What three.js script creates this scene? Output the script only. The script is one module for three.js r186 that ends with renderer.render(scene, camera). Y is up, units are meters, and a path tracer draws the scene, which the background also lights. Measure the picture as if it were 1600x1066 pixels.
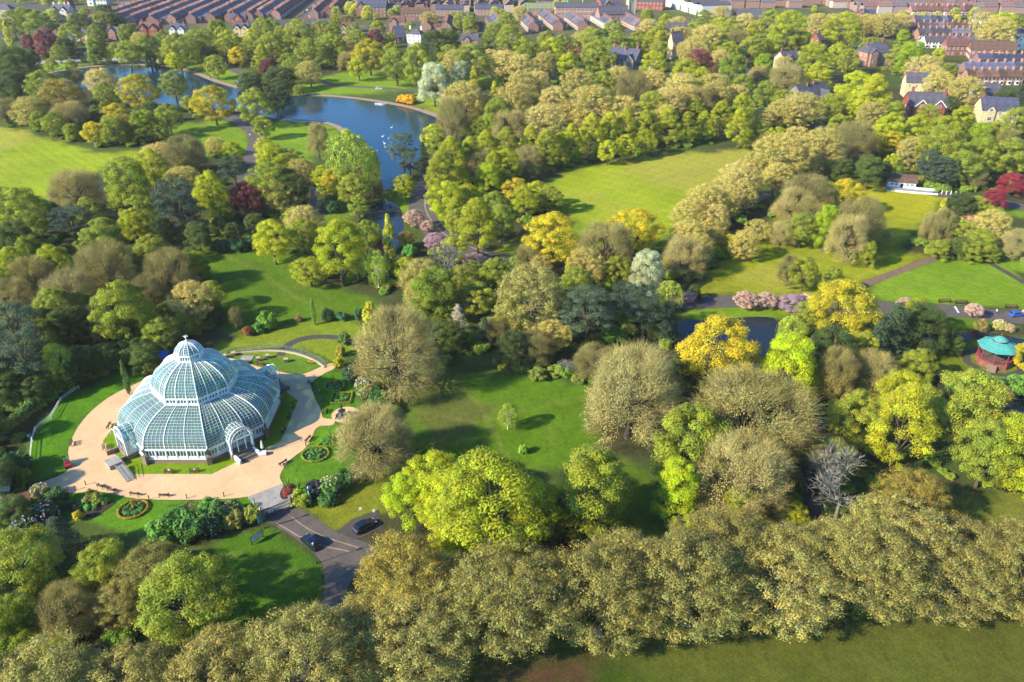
import * as THREE from 'three';
import { Sky } from 'three/addons/objects/Sky.js';
import { MarchingCubes } from 'three/addons/objects/MarchingCubes.js';
import { mergeGeometries, mergeVertices } from 'three/addons/utils/BufferGeometryUtils.js';

// ---------------------------------------------------------------- camera, sky, sun, exposure
const scene = new THREE.Scene();
const PITCH = 29 * Math.PI / 180, EYE = 100, HALF = 23 * Math.PI / 180;
const camera = new THREE.PerspectiveCamera(46, 1600 / 1066, 1, 9000);
camera.position.set(0, EYE, 0);
camera.rotation.x = -PITCH;
const SUN_AZ = 27 * Math.PI / 180, SUN_ALT = 30 * Math.PI / 180;
const sunDir = new THREE.Vector3(-Math.cos(SUN_AZ) * Math.cos(SUN_ALT), Math.sin(SUN_ALT), Math.sin(SUN_AZ) * Math.cos(SUN_ALT));
const sky = new Sky();
sky.scale.setScalar(8000);
sky.material.uniforms.sunPosition.value.copy(sunDir);
sky.material.uniforms.turbidity.value = 4;
sky.material.uniforms.rayleigh.value = 1.1;
sky.material.uniforms.mieCoefficient.value = 0.004;
sky.material.uniforms.mieDirectionalG.value = 0.8;
sky.material.uniforms.cloudCoverage.value = 0.0;
scene.add(sky);
scene.environmentIntensity = 0.3;
const sun = new THREE.DirectionalLight(new THREE.Color(1.0, 0.83, 0.53), 5);
sun.position.copy(sunDir).multiplyScalar(900).add(new THREE.Vector3(0, 0, -400));
sun.target.position.set(0, 0, -400);
sun.castShadow = true;
sun.shadow.mapSize.set(4096, 4096);
Object.assign(sun.shadow.camera, { left: -800, right: 800, top: 700, bottom: -700, near: 10, far: 2200 });
sun.shadow.radius = 1.4;
scene.add(sun, sun.target);
const renderer = new THREE.WebGLRenderer({ antialias: true });
renderer.setSize(1024, 682);
renderer.shadowMap.enabled = true;
renderer.toneMapping = THREE.LinearToneMapping;
renderer.toneMappingExposure = 2.3;
scene.fog = new THREE.FogExp2(new THREE.Color(1.0, 0.93, 0.92), 0.00005);

// ---------------------------------------------------------------- helpers
function rngOf(seed) {
  let a = seed >>> 0;
  return () => { a = (a + 0x6d2b79f5) | 0; let t = Math.imul(a ^ (a >>> 15), 1 | a); t = (t + Math.imul(t ^ (t >>> 7), 61 | t)) ^ t; return ((t ^ (t >>> 14)) >>> 0) / 4294967296; };
}
const V = (x, y, z) => new THREE.Vector3(x, y, z);
const clamp = THREE.MathUtils.clamp, lerp = THREE.MathUtils.lerp, smooth = THREE.MathUtils.smoothstep, rad = (d) => d * Math.PI / 180;
const FOC = 533 / Math.tan(HALF);
// a place on the ground (or at a height) from where the photograph shows it
function at(px, py, h = 0) {
  const u = (px - 800) / FOC, v = (533 - py) / FOC;
  const dy = -Math.sin(PITCH) + v * Math.cos(PITCH), dz = -Math.cos(PITCH) - v * Math.sin(PITCH), t = (h - EYE) / dy;
  return V(u * t, h, dz * t);
}
const depthOf = (p) => (EYE - p.y) * Math.sin(PITCH) - p.z * Math.cos(PITCH);
const metres = (px, p) => px * depthOf(p) / FOC;
function hash2(x, y, s = 0) { let h = Math.imul(x | 0, 374761393) ^ Math.imul(y | 0, 668265263) ^ Math.imul(s | 0, 1274126177); h = Math.imul(h ^ (h >>> 13), 1274126177); return ((h ^ (h >>> 16)) >>> 0) / 4294967296; }
function noise2(x, y, s = 0, period = 0) {
  const ix = Math.floor(x), iy = Math.floor(y), fx = x - ix, fy = y - iy, a = fx * fx * (3 - 2 * fx), b = fy * fy * (3 - 2 * fy);
  const w = (i) => (period ? ((i % period) + period) % period : i);
  return lerp(lerp(hash2(w(ix), w(iy), s), hash2(w(ix + 1), w(iy), s), a), lerp(hash2(w(ix), w(iy + 1), s), hash2(w(ix + 1), w(iy + 1), s), a), b);
}
function fbm(x, y, s = 0, oct = 4) { let v = 0, a = 0.5, n = 0; for (let i = 0; i < oct; i++) { v += a * noise2(x, y, s + i); n += a; a *= 0.5; x = x * 2.03 + 11; y = y * 2.03 + 7; } return v / n; }
const used = {};
function numbered(name) { const n = used[name] = (used[name] ?? -1) + 1; return n ? name + '_' + String(n).padStart(3, '0') : name; }
function tag(o, label, category, group) { o.userData.label = label; if (category) o.userData.category = category; if (group) o.userData.group = group; return o; }
function thing(name, label, category, pos = [0, 0, 0], turn = 0, group) {
  const o = new THREE.Group(); o.name = numbered(name); scene.add(o);
  if (pos.isVector3) o.position.copy(pos); else o.position.set(...pos);
  o.rotation.y = turn; return tag(o, label, category, group);
}
function part(name, geo, mat, parent, kind) {
  const m = new THREE.Mesh(Array.isArray(geo) ? merge(geo) : geo, mat); m.name = numbered(name); m.castShadow = m.receiveShadow = true;
  if (kind) m.userData.kind = kind; (parent ?? scene).add(m); return m;
}
function struct(name, geo, mat, kind = 'structure') { return part(name, geo, mat, null, kind); }
function copyThing(root, label, pos, turn = 0, group) {
  const c = root.clone(); const base = root.name.replace(/_\d{3}$/, ''); c.name = numbered(base); scene.add(c);
  if (pos) c.position.copy(pos); c.rotation.y = turn; c.userData = { ...root.userData, label }; if (group) c.userData.group = group; return c;
}
function merge(list) {
  const clean = list.map((g) => { let h = g.index ? g.toNonIndexed() : g; if (!h.attributes.normal) h.computeVertexNormals(); for (const k of Object.keys(h.attributes)) if (!['position', 'normal', 'uv'].includes(k)) h.deleteAttribute(k); if (!h.attributes.uv) h.setAttribute('uv', new THREE.BufferAttribute(new Float32Array(h.attributes.position.count * 2), 2)); return h; });
  return clean.length === 1 ? clean[0] : mergeGeometries(clean);
}
const UPV = V(0, 1, 0);
function boxAt(w, h, d, x, y, z, ry = 0) { const g = new THREE.BoxGeometry(w, h, d); if (ry) g.rotateY(ry); g.translate(x, y, z); return g; }
function cylAt(r0, r1, h, x, y, z, n = 10) { const g = new THREE.CylinderGeometry(r1, r0, h, n); g.translate(x, y + h / 2, z); return g; }
function bar(p, q, w, d = w) {   // a square bar from p to q
  const v = q.clone().sub(p), l = v.length(), g = new THREE.BoxGeometry(w, d, l), m = new THREE.Matrix4(), up = Math.abs(v.y) > 0.98 * l ? V(1, 0, 0) : UPV;
  m.lookAt(V(0, 0, 0), v, up); g.applyMatrix4(m); const c = p.clone().add(q).multiplyScalar(0.5); g.translate(c.x, c.y, c.z); return g;
}
function limb(p, q, r0, r1, n = 5) {   // a tapered round bar
  const v = q.clone().sub(p), l = v.length(), g = new THREE.CylinderGeometry(r1, r0, l, n, 1, true);
  g.applyQuaternion(new THREE.Quaternion().setFromUnitVectors(UPV, v.normalize())); const c = p.clone().add(q).multiplyScalar(0.5); g.translate(c.x, c.y, c.z); return g;
}
function lathe(pts, n = 16) { return new THREE.LatheGeometry(pts.map(([x, y]) => new THREE.Vector2(x, y)), n); }

// ---------------------------------------------------------------- textures and materials
function tex(size, f, srgb = true) {   // f(u, v) -> [r, g, b] 0..1, u and v tile
  const d = new Uint8Array(size * size * 4);
  for (let y = 0; y < size; y++) for (let x = 0; x < size; x++) { const c = f(x / size, y / size), i = (y * size + x) * 4; d[i] = clamp(c[0] * 255, 0, 255); d[i + 1] = clamp(c[1] * 255, 0, 255); d[i + 2] = clamp(c[2] * 255, 0, 255); d[i + 3] = 255; }
  const t = new THREE.DataTexture(d, size, size); t.wrapS = t.wrapT = THREE.RepeatWrapping; t.magFilter = THREE.LinearFilter; t.minFilter = THREE.LinearMipmapLinearFilter; t.generateMipmaps = true;
  if (srgb) t.colorSpace = THREE.SRGBColorSpace; t.needsUpdate = true; return t;
}
const tile = (u, v, f, s) => noise2(u * f, v * f, s, f);
const turf = tex(512, (u, v) => { const a = tile(u, v, 8, 1), b = tile(u, v, 32, 2), c = tile(u, v, 128, 3), d = tile(u, v, 256, 4); const l = 0.72 + 0.10 * a + 0.16 * b + 0.2 * c + 0.16 * d - 0.14; return [l + 0.05 * (b - 0.5), l, l - 0.05 * (c - 0.5)]; });
const turfBump = tex(512, (u, v) => { const l = 0.5 * tile(u, v, 64, 5) + 0.5 * tile(u, v, 256, 6); return [l, l, l]; }, false);
const grit = tex(512, (u, v) => { const a = tile(u, v, 6, 11), b = tile(u, v, 24, 12), c = tile(u, v, 96, 13), d = tile(u, v, 256, 14); const l = 0.80 + 0.10 * (a - 0.5) + 0.12 * (b - 0.5) + 0.10 * (c - 0.5) + 0.14 * (d - 0.5); return [l, l * 0.99, l * 0.97]; });
const plaster = tex(256, (u, v) => { const l = 0.88 + 0.14 * (tile(u, v, 6, 21) - 0.5) + 0.12 * (tile(u, v, 40, 22) - 0.5) + 0.08 * (tile(u, v, 128, 23) - 0.5); return [l, l, l]; });
const brickTex = tex(256, (u, v) => { const row = Math.floor(v * 32), k = hash2(Math.floor(u * 12 + (row % 2) * 0.5), row, 9), j = v * 32 % 1 < 0.16 ? 0.06 : 0; const l = 0.80 + 0.26 * (k - 0.5) + 0.1 * (tile(u, v, 6, 31) - 0.5) + j; return [l, l * (0.97 + j), l * (0.95 + j)]; });
const slateTex = tex(256, (u, v) => { const row = Math.floor(v * 24), k = hash2(Math.floor(u * 16 + (row % 2) * 0.5), row, 19), j = v * 24 % 1 < 0.12 ? -0.14 : 0; const l = 0.82 + 0.2 * (k - 0.5) + 0.2 * (tile(u, v, 5, 41) - 0.5) + j; return [l, l, l]; });
const sandTex = tex(512, (u, v) => { const l = 0.9 + 0.05 * (tile(u, v, 4, 61) - 0.5) + 0.05 * (tile(u, v, 14, 62) - 0.5) + 0.05 * (tile(u, v, 70, 63) - 0.5) + 0.08 * (tile(u, v, 256, 64) - 0.5); return [l, l * 0.995, l * 0.985]; });
const lin = (hex) => new THREE.Color(hex);
function mat(hex, o = {}) { return new THREE.MeshStandardMaterial({ color: lin(hex), roughness: 0.85, ...o }); }
const M = {
  white: mat('#eef0f2', { roughness: 0.5, map: plaster }), stone: mat('#877262', { map: plaster }), paleStone: mat('#b9ac92', { map: plaster }), render: mat('#dcd8cc', { map: plaster }), cream: mat('#cdb888', { map: plaster }),
  brick: mat('#946250', { map: brickTex }), redBrick: mat('#9a5040', { map: brickTex }), pinkBrick: mat('#aa8072', { map: brickTex }), darkBrick: mat('#5e4238', { map: brickTex }), greyStone: mat('#7d7468', { map: plaster }),
  slate: mat('#54545f', { map: slateTex, roughness: 0.6 }), slate2: mat('#5d5a66', { map: slateTex, roughness: 0.65 }), slate3: mat('#52546a', { map: slateTex, roughness: 0.6 }), tileRoof: mat('#785048', { map: slateTex }), brownRoof: mat('#6c5040', { map: slateTex }), redRoof: mat('#a3402c', { map: slateTex }), greenRoof: mat('#86926a', { map: slateTex }),
  copper: mat('#4ca29c', { roughness: 0.6, map: plaster }), iron: mat('#20272b', { roughness: 0.5, metalness: 0.4 }), steel: mat('#7e8a90', { roughness: 0.45, metalness: 0.5 }), greenPaint: mat('#2f5a58', { roughness: 0.5 }),
  redPaint: mat('#8c2e34', { roughness: 0.55 }), bandRed: mat('#955650', { map: brickTex }), wood: mat('#553125', { roughness: 0.7 }), lightWood: mat('#8c6a4b'), bark: mat('#5b5040', { map: grit }), paleBark: mat('#857a66', { map: grit }), whiteBark: mat('#cfc8bb'), greyBark: mat('#7c7d7c', { map: grit }),
  bronze: mat('#3d4640', { roughness: 0.45, metalness: 0.6 }), soil: mat('#3b2b22', { map: grit }), dark: mat('#0f1012'), rubber: mat('#15161a', { roughness: 0.8 }), boot: mat('#6f7a86', { roughness: 0.5 }),
  pane: new THREE.MeshPhysicalMaterial({ color: lin('#5a6874'), roughness: 0.08, transmission: 0.5, thickness: 0, specularIntensity: 1 }),
  winGlass: new THREE.MeshPhysicalMaterial({ color: lin('#1b232b'), roughness: 0.06, metalness: 0 }),
  concrete: mat('#a7a5a3', { map: grit }), asphalt: mat('#625b58', { map: grit }), asphaltDark: mat('#4d4846', { map: grit }), earthPath: mat('#80695a', { map: grit }), kerb: mat('#a8907e', { map: grit }),
  sand: mat('#d0ae86', { map: sandTex, bumpMap: turfBump, bumpScale: 0.003, roughness: 0.95 }), lawnSheet: new THREE.MeshPhysicalMaterial({ color: lin('#6f8c18'), map: turf, bumpMap: turfBump, bumpScale: 0.04, roughness: 0.95, specularIntensity: 0.2 }),
  water: new THREE.MeshPhysicalMaterial({ color: lin('#102c3a'), roughness: 0.03, ior: 1.33, specularIntensity: 1 }),
  pond: new THREE.MeshPhysicalMaterial({ color: lin('#1c262e'), roughness: 0.03, ior: 1.33 }),
};
function rippleTex() { return tex(512, (u, v) => { const l = 0.5 * tile(u, v, 48, 51) + 0.3 * tile(u, v, 96, 52) + 0.2 * tile(u, v, 12, 53); return [l, l, l]; }, false); }
const ripple = rippleTex();
M.water.bumpMap = ripple; M.water.bumpScale = 0.02; M.pond.bumpMap = ripple; M.pond.bumpScale = 0.015;
// ---------------------------------------------------------------- ground: one sheet with lawns, woodland floor and worn earth
const poly = (s) => s.trim().split(/\s+/).map((q) => { const [x, y] = q.split(',').map(Number); const p = at(x, y); return [p.x, p.z]; });
function insideDist(pts, x, z) {   // signed distance, positive inside
  let d = 1e9, inside = false;
  for (let i = 0, j = pts.length - 1; i < pts.length; j = i++) {
    const [xi, zi] = pts[i], [xj, zj] = pts[j];
    if ((zi > z) !== (zj > z) && x < (xj - xi) * (z - zi) / (zj - zi) + xi) inside = !inside;
    const ex = xj - xi, ez = zj - zi, t = clamp(((x - xi) * ex + (z - zi) * ez) / (ex * ex + ez * ez + 1e-9), 0, 1), dx = xi + t * ex - x, dz = zi + t * ez - z; d = Math.min(d, dx * dx + dz * dz);
  }
  return (inside ? 1 : -1) * Math.sqrt(d);
}
const lawns = [];
function lawn(color, s, soft = 2, dry = 0.35) { const p = poly(s); const xs = p.map((q) => q[0]), zs = p.map((q) => q[1]); lawns.push({ p, c: lin(color), soft, dry, x0: Math.min(...xs) - 15, x1: Math.max(...xs) + 15, z0: Math.min(...zs) - 15, z1: Math.max(...zs) + 15 }); }
const G1 = '#8a9a1c', G2 = '#6f8c1c', G3 = '#557414', G4 = '#9a981e', SHADE_DK = '#33450d';
lawn(G1, '-300,200 0,196 95,222 150,240 215,236 228,250 160,263 110,282 80,308 0,312 -300,330', 4, 0.6);
lawn(G2, '255,196 350,188 385,205 392,225 372,258 330,234 250,217', 4);
lawn(G2, '400,200 440,188 520,194 538,210 505,235 480,252 415,237', 4);
lawn(G2, '60,112 190,93 250,92 320,115 350,130 395,135 400,118 340,98 280,84 180,86 60,100', 6);
lawn(G2, '440,150 470,128 560,108 640,112 660,130 640,140 560,148', 6);
lawn(G1, '655,165 690,185 735,180 745,150 700,140', 6);
lawn(G2, '690,125 790,118 800,132 700,140', 6);
lawn(G3, '290,388 360,374 440,385 470,430 540,450 590,478 570,500 480,502 380,522 340,512 345,450 300,420', 2.5, 0.25);
lawn(G3, '480,312 550,315 545,348 500,350', 2);
lawn('#748420', '315,560 335,540 400,520 470,505 550,495 572,515 560,545 540,560 520,570 420,560 350,560', 1.5, 0.5);
lawn(G1, '850,290 895,264 1000,246 1192,231 1182,262 1130,292 1060,345 1040,378 990,366 900,352 872,330', 4, 0.7);
lawn(G2, '752,398 850,358 885,345 1045,372 1010,392 840,402', 3);
lawn(G2, '600,292 640,290 648,330 640,345 625,330', 2); lawn(G2, '668,300 700,330 720,370 760,395 735,385 690,362 665,330', 2);
lawn('#868e1c', '1085,462 1108,424 1200,360 1230,330 1290,300 1332,290 1480,310 1440,350 1400,392 1462,400 1370,436 1300,462 1180,464', 3, 0.6);
lawn(G4, '1318,285 1385,284 1474,309 1438,342 1350,334', 1.5, 0.3);
lawn(G2, '1362,442 1470,400 1560,405 1600,440 1800,520 1800,500 1600,484 1480,476 1370,470', 2);
lawn(G2, '1540,325 1700,330 1800,400 1640,350', 3); lawn(G2, '1540,425 1560,410 1700,470 1700,420 1600,360', 3);
lawn(G2, '1072,481 1240,478 1232,497 1072,499', 1.2); lawn(G3, '1460,492 1560,498 1590,512 1490,520', 1.5);
lawn('#66741c', '1440,565 1500,532 1600,530 1750,545 1750,600 1500,592', 1.5);
lawn(G3, '640,640 690,585 760,588 850,588 918,598 928,660 945,708 1005,745 860,740 720,725 640,718', 2.5, 0.45);
lawn('#4a6214', '940,730 1000,740 1040,800 1000,880 930,880 900,800', 2.5);
lawn('#445e16', '1460,800 1600,755 1800,760 1800,845 1500,845', 3); lawn('#55701f', '1230,800 1270,740 1330,830 1260,860', 2);
lawn(SHADE_DK, '300,1300 560,1080 700,1040 800,1008 1000,992 1600,945 2200,900 2400,1500 300,1500', 3, 0.2);  // bottom lawn: cloud shade and vignette are put into this darker green
lawn('#446a12', '285,865 418,822 502,880 505,950 480,985 380,1010 320,940', 1.5, 0.2);
lawn('#747a1e', '462,795 540,756 600,735 600,800 560,812 522,830', 1.5, 0.5);
lawn('#4f7c14', '38,690 100,618 190,583 240,570 225,595 170,622 130,657 107,702 107,736 45,758', 0.8, 0.1);
lawn('#5a7a24', '330,575 345,556 420,556 500,562 518,568 500,574 470,585 420,580', 0.8, 0.3);
lawn('#4a7614', '486,590 505,575 545,580 565,640 520,656 500,652 490,620', 0.8, 0.1);
lawn('#567e18', '480,697 500,668 530,660 560,720 480,775 440,765 436,745 450,722', 0.8, 0.1);
lawn('#507a16', '80,775 150,758 215,778 300,782 392,772 400,800 320,830 200,830 120,810', 0.8, 0.1);
const dirtPatches = poly('1,1'); dirtPatches.length = 0;
const worn = [['650,600 720,590 760,640 740,690 660,700', '#5e4c34', 0.55], ['940,600 1020,580 1000,700 940,690', '#6b5a36', 0.5], ['780,1055 860,1030 930,1030 900,1066 780,1075', '#52382c', 0.95], ['700,1040 1000,990 1600,940 1600,960 1010,1020 720,1070', '#5c5030', 0.25], ['470,440 510,415 530,440 500,455', '#7e6c40', 0.5], ['330,300 470,300 480,345 420,360 350,350', '#4a3430', 0.8]].map(([s, c, k]) => ({ p: poly(s), c: lin(c), k }));
const tracks = [['0,268 60,262 130,250 215,246', 1.6], ['330,390 400,420 470,470 540,490', 1.2], ['880,330 960,300 1060,275 1180,240', 2.2], ['900,300 1000,330 1040,360', 1.8], ['650,640 740,660 830,640 915,620', 1], ['720,600 760,650 800,735', 1], ['1110,455 1200,420 1300,390 1440,370', 1.5], ['1380,460 1450,440 1590,430', 1.4], ['300,860 380,870 480,900', 0.8]].map(([s, w]) => { const q = poly(s), xs = q.map((a) => a[0]), zs = q.map((a) => a[1]); return { p: q, w, x0: Math.min(...xs) - 4, x1: Math.max(...xs) + 4, z0: Math.min(...zs) - 4, z1: Math.max(...zs) + 4 }; });
function groundColor(x, z, out) {
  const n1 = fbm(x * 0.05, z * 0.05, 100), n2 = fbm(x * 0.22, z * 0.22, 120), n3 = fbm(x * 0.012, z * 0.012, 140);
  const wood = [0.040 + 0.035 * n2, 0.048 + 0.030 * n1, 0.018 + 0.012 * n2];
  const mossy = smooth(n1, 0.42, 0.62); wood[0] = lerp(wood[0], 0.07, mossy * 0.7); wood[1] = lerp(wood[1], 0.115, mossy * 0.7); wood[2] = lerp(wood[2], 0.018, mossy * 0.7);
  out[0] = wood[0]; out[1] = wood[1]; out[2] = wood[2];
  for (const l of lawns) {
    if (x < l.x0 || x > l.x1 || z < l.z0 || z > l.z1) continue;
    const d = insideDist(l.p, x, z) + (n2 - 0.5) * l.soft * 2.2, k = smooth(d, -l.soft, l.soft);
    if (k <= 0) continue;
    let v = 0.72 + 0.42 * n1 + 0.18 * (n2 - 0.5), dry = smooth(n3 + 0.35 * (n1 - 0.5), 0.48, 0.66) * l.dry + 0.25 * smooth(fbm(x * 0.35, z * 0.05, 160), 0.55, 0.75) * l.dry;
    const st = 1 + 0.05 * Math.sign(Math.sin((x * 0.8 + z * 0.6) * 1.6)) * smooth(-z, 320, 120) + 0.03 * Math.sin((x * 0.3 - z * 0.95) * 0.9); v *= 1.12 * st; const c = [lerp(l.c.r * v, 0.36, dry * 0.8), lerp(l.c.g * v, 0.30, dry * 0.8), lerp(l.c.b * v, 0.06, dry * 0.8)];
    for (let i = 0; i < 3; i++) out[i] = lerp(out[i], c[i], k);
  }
  for (const w of worn) { const k = smooth(insideDist(w.p, x, z) + (n2 - 0.5) * 9, -3, 3) * w.k; if (k > 0) { out[0] = lerp(out[0], w.c.r, k); out[1] = lerp(out[1], w.c.g, k); out[2] = lerp(out[2], w.c.b, k); } }
  for (const t of tracks) { if (x < t.x0 || x > t.x1 || z < t.z0 || z > t.z1) continue; let d = 1e9; for (let i = 1; i < t.p.length; i++) { const [ax, az] = t.p[i - 1], [bx, bz] = t.p[i], ex = bx - ax, ez = bz - az, q = clamp(((x - ax) * ex + (z - az) * ez) / (ex * ex + ez * ez), 0, 1); d = Math.min(d, Math.hypot(ax + q * ex - x, az + q * ez - z)); } const k = 0.2 * (1 - smooth(d + (n2 - 0.5) * 1.2, 0.2, t.w)); if (k > 0) { out[0] = lerp(out[0], 0.26, k); out[1] = lerp(out[1], 0.21, k); out[2] = lerp(out[2], 0.08, k); } }
  if (z < -560) { const k = smooth(-z, 600, 720) * 0.75; const q = fbm(x * 0.035, z * 0.05, 500, 3), r = noise2(x * 0.13, z * 0.1, 510), c = q > 0.52 ? [0.075 + 0.05 * r, 0.11 + 0.04 * r, 0.03] : q > 0.42 ? [0.16 + 0.08 * r, 0.11 + 0.05 * r, 0.085] : [0.1, 0.098, 0.1]; for (let i = 0; i < 3; i++) out[i] = lerp(out[i], c[i], k); }
}
{
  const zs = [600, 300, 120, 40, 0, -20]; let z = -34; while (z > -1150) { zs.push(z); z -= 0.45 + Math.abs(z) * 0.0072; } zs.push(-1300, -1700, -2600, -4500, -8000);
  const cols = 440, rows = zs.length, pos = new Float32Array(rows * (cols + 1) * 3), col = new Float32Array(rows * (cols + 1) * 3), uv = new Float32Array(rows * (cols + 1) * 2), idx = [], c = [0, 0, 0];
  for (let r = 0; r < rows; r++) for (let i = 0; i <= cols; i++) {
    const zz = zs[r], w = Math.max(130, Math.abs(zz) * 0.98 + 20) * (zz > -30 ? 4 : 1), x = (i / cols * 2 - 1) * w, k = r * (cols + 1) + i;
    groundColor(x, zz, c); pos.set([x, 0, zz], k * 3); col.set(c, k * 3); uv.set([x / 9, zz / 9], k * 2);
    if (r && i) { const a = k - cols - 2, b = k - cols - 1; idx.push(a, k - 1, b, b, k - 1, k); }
  }
  const g = new THREE.BufferGeometry(); g.setAttribute('position', new THREE.BufferAttribute(pos, 3)); g.setAttribute('color', new THREE.BufferAttribute(col, 3)); g.setAttribute('uv', new THREE.BufferAttribute(uv, 2));
  g.setIndex(idx.map((v) => v)); g.computeVertexNormals();
  if (g.attributes.normal.getY(5000) < 0) { const ix = g.index.array; for (let i = 0; i < ix.length; i += 3) { const t = ix[i]; ix[i] = ix[i + 1]; ix[i + 1] = t; } g.computeVertexNormals(); }
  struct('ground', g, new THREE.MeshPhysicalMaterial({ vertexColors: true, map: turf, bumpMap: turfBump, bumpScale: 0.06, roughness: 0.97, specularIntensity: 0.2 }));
}
// sheets on the ground
function sheetGeo(pts, y, thick = 0, uvs = 6) {   // pts [x, z]
  const s = new THREE.Shape(pts.map(([x, z]) => new THREE.Vector2(x, -z)));
  const g = thick ? new THREE.ExtrudeGeometry(s, { depth: thick, bevelEnabled: false }) : new THREE.ShapeGeometry(s);
  g.rotateX(-Math.PI / 2); g.translate(0, y, 0);
  const p = g.attributes.position, u = g.attributes.uv; for (let i = 0; i < p.count; i++) u.setXY(i, p.getX(i) / uvs, p.getZ(i) / uvs); return g;
}
function smoothPts(pts, closed, n = 6) { const c = new THREE.CatmullRomCurve3(pts.map(([x, z]) => V(x, 0, z)), closed, 'centripetal'); return c.getPoints(pts.length * n).slice(0, closed ? -1 : undefined).map((p) => [p.x, p.z]); }
function ribbon(pts, w, y, uvs = 6) {
  const pos = [], uv = [], idx = []; let len = 0;
  for (let i = 0; i < pts.length; i++) {
    const a = pts[Math.max(0, i - 1)], b = pts[Math.min(pts.length - 1, i + 1)], dx = b[0] - a[0], dz = b[1] - a[1], l = Math.hypot(dx, dz) || 1, ww = (Array.isArray(w) ? lerp(w[0], w[1], i / (pts.length - 1)) : w) / 2;
    const nx = -dz / l * ww, nz = dx / l * ww, [x, z] = pts[i];
    pos.push(x + nx, y, z + nz, x - nx, y, z - nz); uv.push((x + nx) / uvs, (z + nz) / uvs, (x - nx) / uvs, (z - nz) / uvs);
    if (i) { const k = i * 2; idx.push(k - 2, k, k - 1, k - 1, k, k + 1); }
  }
  const g = new THREE.BufferGeometry(); g.setAttribute('position', new THREE.Float32BufferAttribute(pos, 3)); g.setAttribute('uv', new THREE.Float32BufferAttribute(uv, 2)); g.setIndex(idx); g.computeVertexNormals(); return g;
}
const line = (s, n = 8) => smoothPts(poly(s), false, n);
struct('gravel_forecourt', sheetGeo(smoothPts(poly('388,776 300,781 211,779 152,768 100,772 62,770 62,757 105,736 107,700 130,656 170,621 225,594 262,578 300,562 340,556 385,568 425,578 470,585 500,574 520,567 523,575 506,584 487,598 491,620 501,640 505,653 522,656 520,664 497,667 480,697 450,722 437,745 441,760'), true, 5), 0.02, 0, 16), M.sand);
struct('gravel_circle', new THREE.CircleGeometry(3.1, 36).rotateX(-Math.PI / 2).translate(at(540, 648).x, 0.028, at(540, 648).z), M.sand);
struct('concrete_apron', sheetGeo(poly('386,777 441,756 456,790 410,806'), 0.03), M.concrete);
struct('asphalt_road', sheetGeo(smoothPts(poly('409,807 458,791 490,808 522,829 548,840 580,852 592,868 556,896 536,940 530,1000 500,1100 430,1100 470,1010 497,966 507,900 500,876 470,848 440,828'), true, 4), 0.024), M.asphalt);
struct('parking_spur', sheetGeo(poly('526,832 550,812 592,797 598,824 566,840 552,843'), 0.036), M.asphaltDark);
struct('bank_path', ribbon(line('438,556 446,543 462,533 488,527 520,527 545,532 560,540'), 2.2, 0.03), M.asphaltDark);
struct('lake_path', ribbon(line('20,118 60,116 130,105 200,101 262,104 302,113 342,128 385,139 450,146 520,150 590,158 650,170 692,186 700,200 690,235 676,272'), 4.2, 0.03), M.kerb);
struct('point_path', ribbon(line('440,187 470,188 500,190 525,197 538,207 545,215'), 3, 0.03), M.kerb);
struct('meadow_path', ribbon(line('330,172 365,186 388,200 400,214 397,232 388,258 380,285'), 7, 0.03), M.asphalt);
struct('park_road', ribbon(line('700,205 690,240 676,272 662,298 657,322 668,348 690,370 722,387 765,402 830,415'), 8.5, 0.04), M.asphalt);
struct('park_road_edge', ribbon(line('680,272 668,298 664,322 675,346 700,370 730,384 770,399'), 0.5, 0.05), M.kerb);
struct('pond_road', ribbon(line('1040,470 1075,474 1130,471 1190,473 1250,476 1400,482 1480,486 1600,498 1760,520'), 7.5, 0.03), M.asphalt);
struct('diagonal_path', ribbon(line('1330,452 1372,437 1420,418 1466,402'), 2.8, 0.03), M.earthPath);
struct('lawn_path', ribbon(line('1545,410 1575,427 1604,444 1680,490'), 2.2, 0.03), M.asphaltDark);
struct('avenue_path', ribbon(line('1225,285 1195,305 1165,325 1130,348 1090,385'), 3, 0.03), M.asphalt);
struct('wood_path', ribbon(line('1290,655 1265,680 1258,715 1265,760 1272,810'), 3, 0.03), M.asphaltDark);
struct('junction_road', sheetGeo(poly('1280,182 1345,178 1352,186 1310,214 1285,218 1270,200'), 0.03), M.asphalt);
struct('van_road', ribbon(line('1285,200 1300,216 1330,240 1370,262 1450,300 1560,315 1640,335'), 7, 0.035), M.asphalt);
struct('car_park', ribbon(line('40,100 80,96 140,94 190,93 260,96'), 12, 0.03), M.concrete);
struct('carriage_drive', ribbon(line('660,93 720,100 760,106 820,111 900,112'), 8, 0.03), M.asphalt);
struct('drive_branch', ribbon(line('440,108 480,118 520,132 600,138 660,143'), 5, 0.03), M.asphalt);
struct('shore_branch', ribbon(line('345,98 362,108 385,118 400,126'), 6, 0.03), M.asphalt);
struct('statue_terrace', new THREE.CircleGeometry(7.5, 32).rotateX(-Math.PI / 2).translate(at(493, 326).x, 0.03, at(493, 326).z), mat('#6d5650', { map: grit }));
struct('lake_water', sheetGeo(smoothPts(poly('60,124 130,108.5 200,104.5 262,107.5 302,116 342,131 385,141.5 450,149 520,153 590,161 648,173 688,188 684,205 668,226 656,246 640,272 622,290 604,302 596,284 592,256 570,236 552,219 540,209 524,199 498,192 450,189.5 425,184 385,176 340,170 270,166 200,150 120,136'), true, 5), 0.02, 0, 14), M.water);
struct('small_pond', sheetGeo(smoothPts(poly('558,352 572,330 600,312 622,322 630,348 626,380 604,402 575,392'), true), 0.02, 0, 8), M.pond);
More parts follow.
